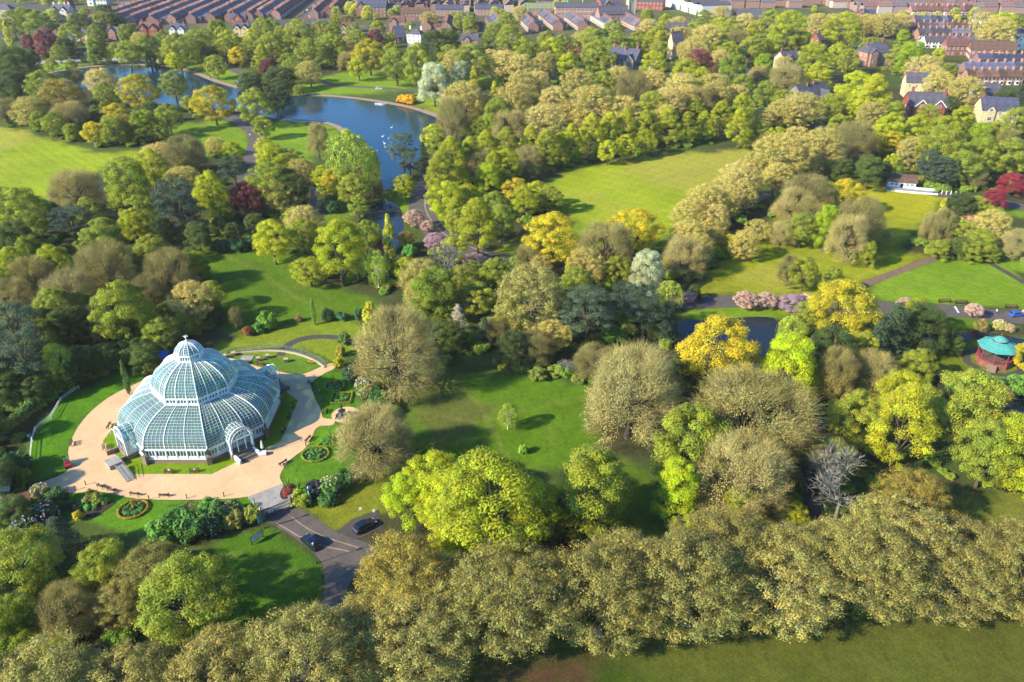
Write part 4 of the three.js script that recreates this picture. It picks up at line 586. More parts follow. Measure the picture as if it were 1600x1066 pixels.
villa('red gabled house poking above trees behind the cream house', 1424, 121, 22, { wall: M.redBrick, roof: M.slate3, h: 7, turn: 0.5, gables: [[0, 5, 1]] });
villa('grey stone mansion with slate roof amid woods above the meadow', 976, 112, 46, { wall: M.greyStone, roof: M.slate3, h: 9, turn: -0.5, gables: [[-0.3, 6, 2], [0.3, 6, 2]], chimneys: [[-0.42, 0, 3], [0, 0.1, 3], [0.4, 0, 3]] });
villa('low stone cottage with pointed gables right of the grey mansion', 1012, 113, 26, { name: 'cottage', wall: M.paleStone, roof: M.greenRoof, h: 4.2, turn: -0.2, gables: [[-0.3, 4.5, 1], [0.2, 4.5, 1]] });
villa('cream house with slate roof hidden among trees left of junction', 1147, 129, 42, { wall: M.cream, roof: M.slate3, h: 7, hip: 1, turn: 0.15 });
villa('half timbered house with slate roof beside the shaded lane', 1229, 107, 34, { wall: M.paleStone, roof: M.slate2, h: 7, turn: 0.4, gables: [[-0.2, 5, 1]] });
villa('large pinkish red brick house with grey hipped roof among limes', 1364, 100, 46, { wall: M.pinkBrick, roof: M.slate2, h: 8.5, hip: 1, turn: 0.2, gables: [[-0.3, 5, 2]], chimneys: [[-0.4, 0.1], [0.2, 0]] });
villa('white house with grey hipped slate roof by the dark holm oaks', 651, 72, 24, { wall: M.render, roof: M.slate2, h: 9, hip: 1, turn: -0.35, chim: M.render });
villa('half timbered cream villa with two gables and tall chimneys', 546, 57, 26, { wall: M.cream, roof: M.brownRoof, h: 7, gables: [[-0.25, 5, 1], [0.25, 5, 1]], chimneys: [[-0.45, 0, 4], [0.1, 0, 3]] });
villa('dark red brick pair of gables right of the terraces', 504, 52, 28, { wall: M.redBrick, roof: M.slate3, h: 6.5, gables: [[-0.25, 6, 1], [0.25, 6, 1]] });
villa('orange brick gabled hall with long slate roof', 584, 25, 44, { name: 'brick_hall', cat: 'building', wall: M.brick, roof: M.slate3, h: 9, rh: 6, gables: [[-0.38, 8, 2]], chimneys: [] });
villa('small red brick house with slate gables below the terraces', 894, 84, 26, { wall: M.redBrick, roof: M.slate3, h: 7, gables: [[-0.2, 6, 1]] });
villa('tall pale stone house with steep roof beside the purple tree', 1054, 92, 20, { wall: M.cream, roof: M.slate2, h: 12, turn: 0.4, rh: 6 });
villa('red brick house with grey roof and white windows above pale house', 1055, 62, 30, { wall: M.redBrick, roof: M.slate2, h: 8, gables: [[-0.2, 6, 1]] });
villa('white mansion with many chimneys amid trees at upper left', 101, 30, 28, { wall: M.render, roof: M.slate2, h: 8, chim: M.render, gables: [[-0.3, 6, 1], [0.2, 6, 1]], chimneys: [[-0.4, 0], [-0.1, 0], [0.2, 0], [0.42, 0]] });
villa('pale grey mansion at the far upper left corner', 12, 28, 24, { wall: M.paleStone, roof: M.slate2, h: 8, hip: 1, chimneys: [[-0.3, 0], [0.3, 0]] });
villa('red brick mansion with tall chimney behind the purple beech', 82, 80, 36, { wall: M.brick, roof: M.slate3, h: 9, gables: [[-0.3, 6, 1]], chimneys: [[0.45, 0.2, 4], [-0.2, 0, 3]] });
villa('white rendered villa with hipped roof left of the red gables', 118, 64, 22, { wall: M.render, roof: M.slate2, h: 7, hip: 1 });
villa('cream villa with dark gables beside the white villa', 142, 66, 20, { wall: M.cream, roof: M.slate3, h: 6.5, gables: [[0.2, 5, 1]] });
villa('red brick gabled house at the near end of first long terrace', 155, 58, 22, { wall: M.redBrick, roof: M.tileRoof, h: 7, turn: 0.5, gables: [[0, 7, 2]] });
villa('red gabled house beside the round green tree', 184, 62, 20, { wall: M.pinkBrick, roof: M.slate2, h: 6.5, gables: [[-0.2, 6, 1]] });
villa('dark red house with twin steep gables below the terraces', 238, 57, 30, { wall: M.redBrick, roof: M.tileRoof, h: 6.5, gables: [[-0.28, 7, 1.5], [0.26, 7, 1.5]] });
villa('white gabled villa with timbered fronts above the lake', 281, 58, 24, { wall: M.render, roof: M.slate3, h: 6.5, gables: [[-0.28, 5, 1], [0.28, 5, 1]] });
villa('orange red house with broad gable at the terrace ends', 376, 42, 22, { wall: M.redBrick, roof: M.slate3, h: 7, gables: [[0, 8, 1.5]] });
villa('buff house with dark gables beside the lime trees', 380, 56, 24, { wall: M.cream, roof: M.slate3, h: 6, gables: [[-0.25, 6, 1], [0.25, 6, 1]] });
villa('long white house hidden in trees at upper left', 157, 8, 30, { wall: M.render, roof: M.slate2, h: 6, gables: [[-0.3, 6, 1]] });
villa('low white bungalow left of the red terrace', 200, 17, 28, { name: 'bungalow', wall: M.render, roof: M.slate2, h: 4, hip: 1 });
villa('low white cottages beneath the first long terrace', 138, 41, 20, { name: 'cottage', wall: M.render, roof: M.slate2, h: 4.5 });
villa('pink brick school with white stone bands and long slate roof', 900, 30, 66, { name: 'school', cat: 'school', wall: M.pinkBrick, roof: M.slate2, h: 11, rh: 3.5, d: 16, chimneys: [], nodoor: 1, extra: (t, w, d, h) => { for (const y of [3.8, 7.4, 10.9]) part('stone_band', boxAt(w + 0.2, 0.35, 0.2, 0, y, d / 2 + 0.12), M.render, t); for (const x of [-0.2, 0.15]) part('roof_turret', [cylAt(0.9, 0.9, 2.5, x * w, h + 3, 0, 8), new THREE.ConeGeometry(1.1, 2, 8).translate(x * w, h + 6.5, 0)], M.copper, t); } });
villa('pale green roofed hall left of the school', 842, 22, 40, { name: 'hall', cat: 'building', wall: M.pinkBrick, roof: M.greenRoof, h: 6, rh: 4, d: 20, chimneys: [] });
villa('long red brick block behind the school', 862, 13, 46, { name: 'brick_block', cat: 'building', wall: M.brick, roof: M.slate3, h: 8, d: 12, rh: 3, chimneys: [[-0.3, 0]] });
villa('red brick works building right of the school', 950, 20, 34, { name: 'brick_block', cat: 'building', wall: M.redBrick, roof: M.slate2, h: 8, d: 18, turn: 0.3, gables: [[-0.2, 8, 2]] });
villa('dark slate roofed block beside the church tower', 1015, 14, 44, { name: 'brick_block', cat: 'building', wall: M.redBrick, roof: M.slate2, h: 8, d: 18, rh: 4, turn: -0.3, chimneys: [] });
villa('terrace block with dark slate roof above red rooftops, left', 605, 24, 46, { name: 'flat_block', cat: 'building', wall: M.brick, roof: M.slate3, h: 7, d: 12, rh: 4 });
villa('long slate roofed house row above red rooftops, middle', 703, 24, 42, { name: 'flat_block', cat: 'building', wall: M.pinkBrick, roof: M.slate3, h: 6, d: 12, rh: 3.5 });
villa('long slate roofed house row above red rooftops, right', 764, 23, 42, { name: 'flat_block', cat: 'building', wall: M.pinkBrick, roof: M.slate3, h: 6, d: 12, rh: 3.5 });
villa('brown roofed brick house behind the half timbered villa', 650, 32, 44, { wall: M.brick, roof: M.brownRoof, h: 7, d: 12, rh: 4, chimneys: [[-0.4, 0], [0, 0], [0.4, 0]] });
villa('pink house under scaffolding like bays left of white house', 622, 48, 24, { wall: M.pinkBrick, roof: M.tileRoof, h: 8, gables: [[-0.2, 5, 1]] });
villa('dark slate church hall beside the pink house', 624, 66, 16, { name: 'hall', cat: 'building', wall: M.darkBrick, roof: M.slate3, h: 5, d: 14, turn: 0.3, rh: 7, chimneys: [] });
villa('red brick house with slate roof among trees above whitebeams', 735, 76, 26, { wall: M.pinkBrick, roof: M.slate2, h: 7, gables: [[-0.2, 5, 1]], chimneys: [[0, 0.1, 3]] });
villa('red brick house with chimneys above the straw coloured wood', 795, 76, 30, { wall: M.brick, roof: M.slate2, h: 7, gables: [[-0.2, 6, 1]] });
villa('blue grey roofed villas by the copper tree, upper right', 1172, 42, 44, { wall: M.brick, roof: M.slate, h: 7, turn: -0.3, gables: [[-0.3, 6, 1], [0, 6, 1], [0.3, 6, 1]] });
villa('red brick villa with pale roof between big limes', 1267, 52, 24, { wall: M.redBrick, roof: M.slate2, h: 7, gables: [[0.2, 5, 1]] });
villa('turreted red villa with steep slate roofs by the terraces', 1352, 36, 22, { wall: M.redBrick, roof: M.slate3, h: 8, gables: [[-0.2, 5, 1]], chimneys: [[0.4, 0, 4]], extra: (t, w, d, h) => part('turret_roof', new THREE.ConeGeometry(2.2, 6, 8).translate(-w * 0.4, h + 4, d / 2), M.slate2, t) });
villa('white gable ended house right of the red terraces', 1525, 48, 18, { wall: M.render, roof: M.slate2, h: 10, turn: -0.6, rh: 5 });
villa('long row of chimneyed red houses among the limes', 1290, 72, 52, { wall: M.redBrick, roof: M.slate2, h: 6, turn: 0.5, d: 9, chimneys: [[-0.4, 0, 3], [-0.1, 0, 3], [0.15, 0, 3], [0.4, 0, 3]] });
villa('broad orange brick building with tiled roofs at right', 1545, 92, 62, { name: 'brick_block', cat: 'building', wall: M.brick, roof: M.brownRoof, h: 7, d: 22, rh: 5, turn: -0.35, chimneys: [] });
villa('orange brick row left of the broad tiled building', 1489, 86, 34, { name: 'brick_block', cat: 'building', wall: M.brick, roof: M.tileRoof, h: 7, d: 10, rh: 4 });
villa('white rendered house at the right edge above tiled roofs', 1590, 76, 24, { wall: M.render, roof: M.slate2, h: 7, gables: [[-0.2, 6, 1]] });
{ // long pale warehouse
  const a = at(1022, 4), b = at(1096, 26), L = a.distanceTo(b), t = thing('warehouse', 'long white walled warehouse with grey roofs right of the church tower', 'warehouse', a.clone().lerp(b, 0.5), Math.atan2(-(b.z - a.z), b.x - a.x));
  part('wall', ubox(L, 9, 30, 0, 4.5, -15), M.render, t); for (let i = 0; i < 6; i++) { part('roof', gable(30, L / 6 - 0.3, 3, 0.1).rotateY(Math.PI / 2).translate(-L / 2 + (i + 0.5) * L / 6, 9.05, -15), M.slate2, t); part('loading_door', boxAt(4, 5, 0.2, -L / 2 + (i + 0.5) * L / 6, 2.5, 0.12), M.steel, t); }
}
{ // church tower
  const p = at(984, 36), t = thing('church', 'tall square stone church tower beside its long slate nave', 'church', p, 0.25);
  part('tower', [ubox(6, 26, 6, 0, 13, 0), ...[[-1, -1], [-1, 1], [1, -1], [1, 1]].map(([x, z]) => ubox(0.9, 27.5, 0.9, x * 3, 13.75, z * 3))], M.paleStone, t); part('parapet', [ubox(6.6, 0.9, 0.3, 0, 26.5, 3.1), ubox(6.6, 0.9, 0.3, 0, 26.5, -3.1), ubox(0.3, 0.9, 6, 3.15, 26.5, 0), ubox(0.3, 0.9, 6, -3.15, 26.5, 0)], M.paleStone, t);
  for (const s of [0, 1, 3]) { const f = addWindow(t, 1.4, 4.5, Math.sin(s * Math.PI / 2) * 3.06, 20, Math.cos(s * Math.PI / 2) * 3.06, s * Math.PI / 2); f.name = numbered('belfry_opening'); }
  part('nave', [ubox(28, 9, 12, -17, 4.5, 0), gableWall(27.98, 12, 6).translate(-17, 9, 0)], M.pinkBrick, t); part('nave_roof', gable(28, 12, 6).translate(-17, 9, 0), M.slate2, t); for (let i = 0; i < 6; i++) addWindow(t, 1.4, 4, -28 + i * 4.4, 5, 6.05, 0);
}
// terraced houses: every house is one; built once, then set side by side in rows
M.chimney = mat('#b08070', { map: plaster }); M.townBrick = mat('#94706a', { map: brickTex });
const shades = {}; function roofShade(m, i) { const k = m.uuid + i; if (!shades[k]) { shades[k] = m.clone(); shades[k].color.multiplyScalar([0.65, 1, 1.4, 1.8][i]); } return shades[k]; }
function terraceProto(wall, roof, front, name) {
  const g = new THREE.Group(); g.name = name;
  const w = 5.0, d = 8.4, h = 5.0, rh = 3.3;
  g.add(Object.assign(new THREE.Mesh(merge([ubox(w - 0.02, h + 0.3, d, 0, h / 2 - 0.15, 0), gableWall(w - 0.02, d, rh).translate(0, h, 0), ubox(2.6, 4.6, 4.4, -1.1, 2.3, -d / 2 - 2.1)]), wall), { name: 'wall' }));
  g.add(Object.assign(new THREE.Mesh(merge([gable(w - 0.7, d, rh, 0.35).translate(0, h, 0), gable(3.0, 2.7, 1.1, 0.15).rotateY(Math.PI / 2).translate(-1.1, 4.62, -d / 2 - 2.3)]), roof), { name: 'roof' }));
  g.add(Object.assign(new THREE.Mesh(merge(chimneyGeo(w / 2 - 0.5, h + rh - 0.7, 0, 2.4, 0.8, 1.7)), M.chimney), { name: 'chimney' }));
  g.add(Object.assign(new THREE.Mesh(merge([boxAt(2.1, 2.2, 0.9, -0.9, 1.3, d / 2 + 0.42), boxAt(2.3, 0.2, 1.1, -0.9, 2.5, d / 2 + 0.45), boxAt(1.3, 0.16, 0.16, -0.9, 3.0, d / 2 + 0.06), boxAt(4.9, 0.22, 0.12, 0, h - 0.3, d / 2 + 0.05)]), front), { name: 'bay_window' }));
  g.add(Object.assign(new THREE.Mesh(merge([boxAt(1.1, 1.3, 0.08, -0.9, 3.8, d / 2 + 0.03), boxAt(0.9, 1.3, 0.08, 1.3, 3.8, d / 2 + 0.03), boxAt(0.9, 1.3, 0.08, 1.3, 4.2, -d / 2 - 0.03), boxAt(1.5, 1.3, 0.06, -0.9, 1.5, d / 2 + 0.86)]), M.winGlass), { name: 'window_panes', userData: { kind: 'stuff' } }));
  g.children.forEach((c) => { c.castShadow = c.receiveShadow = true; }); return g;
}
const TP = { slate: terraceProto(M.townBrick, M.slate3, M.brick, 'terraced_house'), red: terraceProto(M.townBrick, M.tileRoof, M.render, 'terraced_house'), grey: terraceProto(M.pinkBrick, M.slate2, M.render, 'terraced_house'), white: terraceProto(M.render, M.slate2, M.render, 'terraced_house'), brown: terraceProto(M.pinkBrick, M.brownRoof, M.render, 'terraced_house') };
let rowCount = 0; const farHouses = [];
function terraceRow(kind, x0, z0, x1, z1, what, flip = 0) {
  const L = Math.hypot(x1 - x0, z1 - z0), n = Math.round(L / 5), turn = Math.atan2(-(z1 - z0), x1 - x0) + (flip ? Math.PI : 0); rowCount++;
  for (let i = 0; i < n; i++) { const f = (i + 0.5) / n; if (lerp(z0, z1, f) < -792) { farHouses.push([kind, lerp(x0, x1, f), lerp(z0, z1, f), turn, 1 + 0.05 * (hash2(i, rowCount, 3) - 0.5), hash2(i, rowCount, 4)]); continue; } const c = copyThing(TP[kind], 'terraced house ' + (i === 0 ? 'first' : i === n - 1 ? 'last' : ORD[i] ?? (i + 1) + 'th') + ' along the ' + what, V(lerp(x0, x1, f), 0, lerp(z0, z1, f)), turn, 'houses of the ' + what); c.userData.category = 'house'; c.children[1].material = roofShade(c.children[1].material, Math.floor(hash2(i, rowCount, 6) * 4)); c.scale.y = 1 + 0.05 * (hash2(i, rowCount, 3) - 0.5); }
}
{ const names = 'first second third fourth fifth sixth seventh eighth ninth tenth eleventh twelfth thirteenth fourteenth'.split(' '), kinds = ['slate', 'slate', 'slate', 'slate', 'grey', 'slate', 'slate', 'slate', 'red', 'slate', 'red', 'red', 'red', 'red'];
  for (let k = 0; k < 13; k++) { const x = k < 9 ? -364 + k * 15.5 : k < 11 ? -232 + (k - 9) * 14 : -184 + (k - 11) * 14, z = -738 - k * 5.5; terraceRow(kinds[k], x, z, x - 12, -962, names[k] + ' terrace from the left at upper left', k % 2); } }
terraceRow('brown', -72, -715, -74, -770, 'first brown roofed terrace left of the school', 1); terraceRow('brown', -55, -712, -57, -770, 'second brown roofed terrace left of the school');
terraceRow('grey', -36, -712, -40, -775, 'grey terrace end on below slate rows', 1); terraceRow('grey', -8, -708, -16, -775, 'grey terrace right of the gap below slate rows');
terraceRow('grey', 18, -715, 8, -795, 'first grey terrace below the school', 1); terraceRow('grey', 39, -722, 29, -800, 'second grey terrace below the school', 1);
terraceRow('grey', 60, -722, 50, -805, 'third grey terrace below the school', 1); terraceRow('white', 84, -728, 72, -815, 'first white terrace below the church tower', 1); terraceRow('grey', 108, -722, 94, -805, 'second white terrace below the church tower', 1);
for (const [k, y, xa, xb, w] of [['grey', 50, 1352, 1378, 'short brick row by the turreted villa'], ['slate', 51, 1382, 1426, 'left long brick row at upper right'], ['grey', 51, 1431, 1472, 'middle long brick row at upper right'], ['brown', 51, 1476, 1514, 'right long brick row at upper right'], ['grey', 61, 1430, 1512, 'grey row below the long brick rows'], ['white', 74, 1440, 1572, 'white fronted row at right'], ['slate', 104, 1522, 1592, 'upper dark row at right edge'], ['slate', 118, 1500, 1592, 'middle dark row at right edge'], ['brown', 131, 1505, 1590, 'lower dark row at right edge'], ['slate', 40, 1425, 1485, 'dark gabled row behind brick rows'], ['red', 23, 1420, 1520, 'red gabled row below red rooftops'], ['slate', 63, 1530, 1620, 'slate row right of white gable']]) { const a = at(xa, y), b = at(xb, y); terraceRow(k, a.x, a.z, b.x, b.z, w); }
{ // the far halves of the long terraces, where houses run together
  const t = thing('far_terraces', 'far ends of the long terraces where the houses run together', 'houses'); t.userData.kind = 'stuff'; const o = new THREE.Object3D();
  for (const k of Object.keys(TP)) { const l = farHouses.filter((h) => h[0] === k); if (!l.length) continue; for (const c of TP[k].children) { const m = new THREE.InstancedMesh(c.geometry, c.material, l.length); l.forEach(([, x, z, tn, s, q], i) => { o.position.set(x, 0, z); o.rotation.y = tn; o.scale.set(1, s, 1); o.updateMatrix(); m.setMatrixAt(i, o.matrix); m.setColorAt(i, new THREE.Color().setScalar(0.55 + 1.0 * q)); }); m.name = numbered(c.name); m.userData.kind = 'stuff'; m.castShadow = m.receiveShadow = true; t.add(m); } }
}
{ // the town beyond: rows of roofs too far to tell apart
  const r = rngOf(77), pl = [], w = merge([ubox(14, 6, 9, 0, 3, 0)]), rf = gable(14, 9, 3.2, 0.3).translate(0, 6, 0), ch = merge([...chimneyGeo(-4, 8, 0), ...chimneyGeo(4, 8, 0)]);
  for (let z = -840; z > -1500; z -= 15) for (let x = -1100; x < 1100; x += 14.6) { const far = z < -965, right = x > 340 && z < -835, mid = x > -170 && x < 20 && z < -850, edge = x > 120 && x <= 340 && z < -880; if (!(far || right || mid || edge)) continue; if (fbm(x * 0.006, z * 0.01, 300) < 0.40 && !right) continue; if (hash2(x, z, 5) < 0.1) continue; pl.push([x + 3 * r(), z + 2 * r(), x < 150 ? Math.PI / 2 + 0.05 : 0.05, 0.9 + 0.3 * r(), r()]); }
  const put = (name, g, f) => { const m = new THREE.InstancedMesh(g, mat('#ffffff', { map: name === 'roofs' ? slateTex : brickTex }), pl.length), o = new THREE.Object3D(); pl.forEach(([x, z, t, s, k], i) => { o.position.set(x, 0, z); o.rotation.y = t; o.scale.set(1, s, 1); o.updateMatrix(); m.setMatrixAt(i, o.matrix); m.setColorAt(i, lin(f(k, i))); }); m.name = name; m.userData.kind = 'stuff'; m.castShadow = m.receiveShadow = true; return m; };
  const t = thing('distant_town', 'far mass of red brick terraces along the top edge', 'town'); t.userData.kind = 'stuff';
  t.add(put('walls', w, (k) => ['#a08078', '#a8887c', '#b09488', '#c9bcae'][Math.floor(k * 4)]), put('roofs', rf, (k, i) => ['#8a6660', '#94706a', '#746c76', '#8c7876'][i % 4]), put('chimneys', ch, () => '#9c5444'));
}
{ // far woods beyond and between the town
  const r = rngOf(91), pl = []; for (let i = 0; i < 3400; i++) { const z = -760 - 640 * r(), x = (r() * 2 - 1) * 1000; const n = fbm(x * 0.008, z * 0.012, 410); if (n < (z > -930 ? 0.53 : 0.5)) continue; if (x < -170 && x > -385 && z > -965) continue; if (x > -80 && x < 120 && z > -800) continue; if (x > 300 && z < -800) continue; if (x > -180 && x < 30 && z < -840 && n < 0.6) continue; pl.push([x, z, 0.5 + 0.5 * r(), r()]); }
  const m = new THREE.InstancedMesh(protos.dense[1].crown, leafMat('#8a9038', 1), pl.length), o = new THREE.Object3D(); pl.forEach(([x, z, s, k], i) => { o.position.set(x, -0.5, z); o.rotation.y = k * 6; o.scale.set(s * 0.85, s * 0.8, s * 0.85); o.updateMatrix(); m.setMatrixAt(i, o.matrix); m.setColorAt(i, new THREE.Color(0.7 + 0.5 * k, 0.75 + 0.35 * k, 0.6 + 0.5 * (1 - k))); });
  m.name = 'distant_woods'; tag(m, 'far belts of trees between the distant rooftops', 'woods'); m.userData.kind = 'stuff'; scene.add(m);
}
{ // bowling pavilion
  const p = at(1407, 293), w = metres(40, p), t = thing('pavilion', 'white bowling pavilion with mossy brown roof on the green', 'pavilion', p, -0.28);
  part('wall', [ubox(w, 3, 5.5, 0, 1.5, -1), gableWall(w - 0.02, 5.5, 1.9).translate(0, 3, -1)], M.white, t); part('roof', gable(w, 5.5, 1.9, 0.5).translate(0, 3, -1), M.brownRoof, t); part('terrace', boxAt(w + 7, 0.5, 4, 2.4, 0.25, 3.9), M.concrete, t); part('low_wall', [boxAt(8.5, 1.1, 0.3, w / 2 + 4, 0.75, 2.4), boxAt(15, 0.6, 0.3, 5, 0.3, 6.1)], M.white, t);
  part('door', boxAt(1.0, 2.1, 0.12, 0, 1.05, 1.8), M.dark, t); for (const x of [-0.35, -0.2, 0.2, 0.36]) addWindow(t, 1.1, 1.0, x * w, 1.8, 1.8, 0); for (let i = 0; i < 5; i++) part('fence_post', boxAt(0.25, 1.6, 0.25, w / 2 + 9 + i * 1.6, 0.8, 4.5), M.white, t);
}
{ // bandstand
  const p = at(1552, 566), t = thing('bandstand', 'octagonal red bandstand with turquoise copper roof on the island', 'bandstand', p, 0.2), R = 4.1;
  part('base', [uvBox(new THREE.CylinderGeometry(R, R + 0.1, 1.3, 8).translate(0, 0.65, 0))], M.bandRed, t); part('floor', new THREE.CylinderGeometry(R - 0.2, R - 0.2, 0.06, 8).translate(0, 1.34, 0), M.asphalt, t);
  part('roof', lathe([[R + 0.6, 4.5], [R + 0.55, 4.62], [2.9, 5.4], [1.75, 5.85], [1.7, 5.95]], 8), M.copper, t); part('roof_lining', lathe([[0.01, 4.7], [R + 0.4, 4.48]], 8), M.wood, t); part('lantern', new THREE.CylinderGeometry(1.3, 1.35, 0.5, 8).translate(0, 6.1, 0), M.redPaint, t); part('cupola', lathe([[1.75, 6.3], [1.7, 6.4], [1.0, 6.9], [0.3, 7.15], [0.01, 7.2]], 8), M.copper, t); part('finial', lathe([[0.16, 7.1], [0.1, 7.4], [0.2, 7.6], [0.03, 7.9], [0.02, 8.5], [0.001, 8.6]], 8), M.redPaint, t);
  for (let i = 0; i < 8; i++) { const a = i * Math.PI / 4, b = a + Math.PI / 4, x = Math.sin(a) * (R - 0.25), z = Math.cos(a) * (R - 0.25), x2 = Math.sin(b) * (R - 0.25), z2 = Math.cos(b) * (R - 0.25); part('column', [cylAt(0.1, 0.09, 3.2, x, 1.35, z, 8), cylAt(0.2, 0.12, 0.3, x, 1.35, z, 8), boxAt(0.3, 0.2, 0.3, x, 4.42, z)], M.redPaint, t); const rl = [bar(V(x, 2.25, z), V(x2, 2.25, z2), 0.08), bar(V(x, 1.6, z), V(x2, 1.6, z2), 0.06), bar(V(x, 4.4, z), V(x2, 4.4, z2), 0.16)]; for (let k = 1; k < 8; k++) { const q = V(x, 1.6, z).lerp(V(x2, 1.6, z2), k / 8); rl.push(bar(q, q.clone().setY(2.25), 0.04)); } part('railing', rl, M.redPaint, t); part('hip_roll', bar(V(Math.sin(a) * (R + 0.55), 4.64, Math.cos(a) * (R + 0.55)), V(Math.sin(a) * 1.8, 5.88, Math.cos(a) * 1.8), 0.14), M.copper, t); }
  for (let i = 0; i < 5; i++) part('step', boxAt(2, 0.26, 0.34, -3.0 - 0.24 * i, 1.1 - i * 0.24, 3.0 + 0.24 * i, -Math.PI / 4), M.stone, t);
}
{ // sheds at the left edge
  const p = at(26, 806), t = thing('shed', 'low shed with rusty red sheet roof at the left edge', 'shed', p, 0.55); part('wall', ubox(5.2, 2.6, 3.4, 0, 1.3, 0), M.darkBrick, t); part('roof', uvBox(new THREE.BoxGeometry(5.8, 0.16, 4).rotateX(0.16).translate(0, 2.85, 0)), mat('#7c4436', { map: slateTex }), t); part('door', boxAt(0.9, 1.9, 0.1, 0.8, 0.95, 1.73), M.wood, t);
  const q = at(-4, 775), u = thing('shed', 'dark shed with teal felt roof cut by the left edge', 'shed', q, 0.3); part('wall', ubox(6, 2.8, 5, 0, 1.4, 0), M.darkBrick, u); part('roof', gable(6, 5, 1.4).translate(0, 2.8, 0), mat('#244a4c', { map: plaster }), u); addWindow(u, 1.1, 0.9, 1, 1.6, 2.53, 0);
  const s = at(128, 574), w = thing('hut', 'brown timber hut under trees left of the forecourt', 'hut', s, 0.4); part('wall', ubox(5, 2.6, 3.4, 0, 1.3, 0), M.wood, w); part('roof', gable(5, 3.4, 1.3).translate(0, 2.6, 0), M.slate3, w); part('door', boxAt(0.9, 1.9, 0.1, -1, 0.95, 1.73), M.darkBrick, w);
  const k = at(1513, 352), m = thing('kiosk', 'small kiosk with pink pyramid roof in shrubs at right', 'kiosk', k, 0.3); part('wall', ubox(4, 2.6, 4, 0, 1.3, 0), M.render, m); part('roof', hip(4, 4, 2.2).translate(0, 2.6, 0), mat('#c08078', { map: slateTex }), m); part('finial', lathe([[0.2, 4.7], [0.12, 5.1], [0.02, 5.6]], 8), M.white, m); addWindow(m, 1.2, 1.0, 0, 1.6, 2.03, 0);
}
// ---------------------------------------------------------------- people and statues: one continuous body each
function bodyGeo(pose = 'stand') {
  const J = pose === 'sit'
    ? [[V(-.1, .08, .42), V(-.1, .48, .42), .05, .06], [V(.1, .08, .42), V(.1, .48, .42), .05, .06], [V(-.1, .48, .42), V(-.1, .5, 0), .065, .085], [V(.1, .48, .42), V(.1, .5, 0), .065, .085], [V(0, .52, 0), V(0, .8, -.05), .14, .14], [V(0, .8, -.05), V(0, 1.0, -.03), .14, .12], [V(-.17, 1.0, -.03), V(-.22, .75, .1), .055, .045], [V(.17, 1.0, -.03), V(.22, .75, .1), .055, .045], [V(-.22, .75, .1), V(-.08, .62, .32), .042, .032], [V(.22, .75, .1), V(.08, .62, .32), .042, .032], [V(0, 1.02, -.02), V(0, 1.14, 0), .055, .05], [V(0, 1.24, .01), V(0, 1.3, 0), .095, .1], [V(-.1, .05, .42), V(-.1, .05, .56), .045, .035], [V(.1, .05, .42), V(.1, .05, .56), .045, .035]]
    : [[V(-.1, .08, -.1), V(-.1, .46, -.02), .05, .062], [V(.1, .08, .16), V(.1, .46, .1), .05, .062], [V(-.1, .46, -.02), V(-.09, .88, 0), .065, .09], [V(.1, .46, .1), V(.09, .88, 0), .065, .09], [V(0, .92, 0), V(0, 1.15, .01), .14, .135], [V(0, 1.15, .01), V(0, 1.38, 0), .14, .13], [V(-.19, 1.4, 0), V(-.25, 1.1, .02), .058, .045], [V(.19, 1.4, 0), V(.25, 1.1, .02), .058, .045], [V(-.25, 1.1, .02), V(-.24, .82, .1), .043, .032], [V(.25, 1.1, .02), V(.24, .82, .1), .043, .032], [V(0, 1.4, 0), V(0, 1.52, .01), .056, .052], [V(0, 1.6, .01), V(0, 1.67, 0), .095, .1], [V(-.1, .05, -.1), V(-.1, .05, .06), .045, .036], [V(.1, .05, .16), V(.1, .05, .32), .045, .036]];
  const N = 56, mc = new MarchingCubes(N, new THREE.MeshBasicMaterial(), false, false, 60000), S = 1.0, cy = 0.88; mc.isolation = 0;
  const d = (p, a, b, r0, r1) => { const ab = b.clone().sub(a), t = clamp(p.clone().sub(a).dot(ab) / ab.lengthSq(), 0, 1); return p.distanceTo(a.clone().addScaledVector(ab, t)) - lerp(r0, r1, t); };
  for (let k = 0; k < N; k++) for (let j = 0; j < N; j++) for (let i = 0; i < N; i++) { const p = V((i / N * 2 - 1) * S, (j / N * 2 - 1) * S + cy, (k / N * 2 - 1) * S); let v = 1e3; if (Math.abs(p.x) < 0.45 && Math.abs(p.z) < 0.75) { v = 0; let e = 0; for (const [a, b, r0, r1] of J) e += Math.exp(-d(p, a, b, r0, r1) * 40); v = -Math.log(e + 1e-30) / 40; } mc.field[i + j * N + k * N * N] = -v; }
  mc.update(); const n = mc.count, src = mc.positionArray.slice(0, n * 3), nr = mc.normalArray.slice(0, n * 3);
  for (let i = 0; i < n; i++) { src[i * 3] *= S; src[i * 3 + 1] = src[i * 3 + 1] * S + cy; src[i * 3 + 2] *= S; }
  const g = new THREE.BufferGeometry(); g.setAttribute('position', new THREE.BufferAttribute(src, 3)); g.setAttribute('normal', new THREE.BufferAttribute(nr, 3)); return g;
}
const standGeo = bodyGeo(), sitGeo = bodyGeo('sit');
const skin = mat('#b98a70'), clothes = { navy: mat('#2c3450'), white: mat('#d6d6d4'), red: mat('#a83038'), grey: mat('#6a6c72'), black: mat('#1c1d22'), pink: mat('#c88a94') };
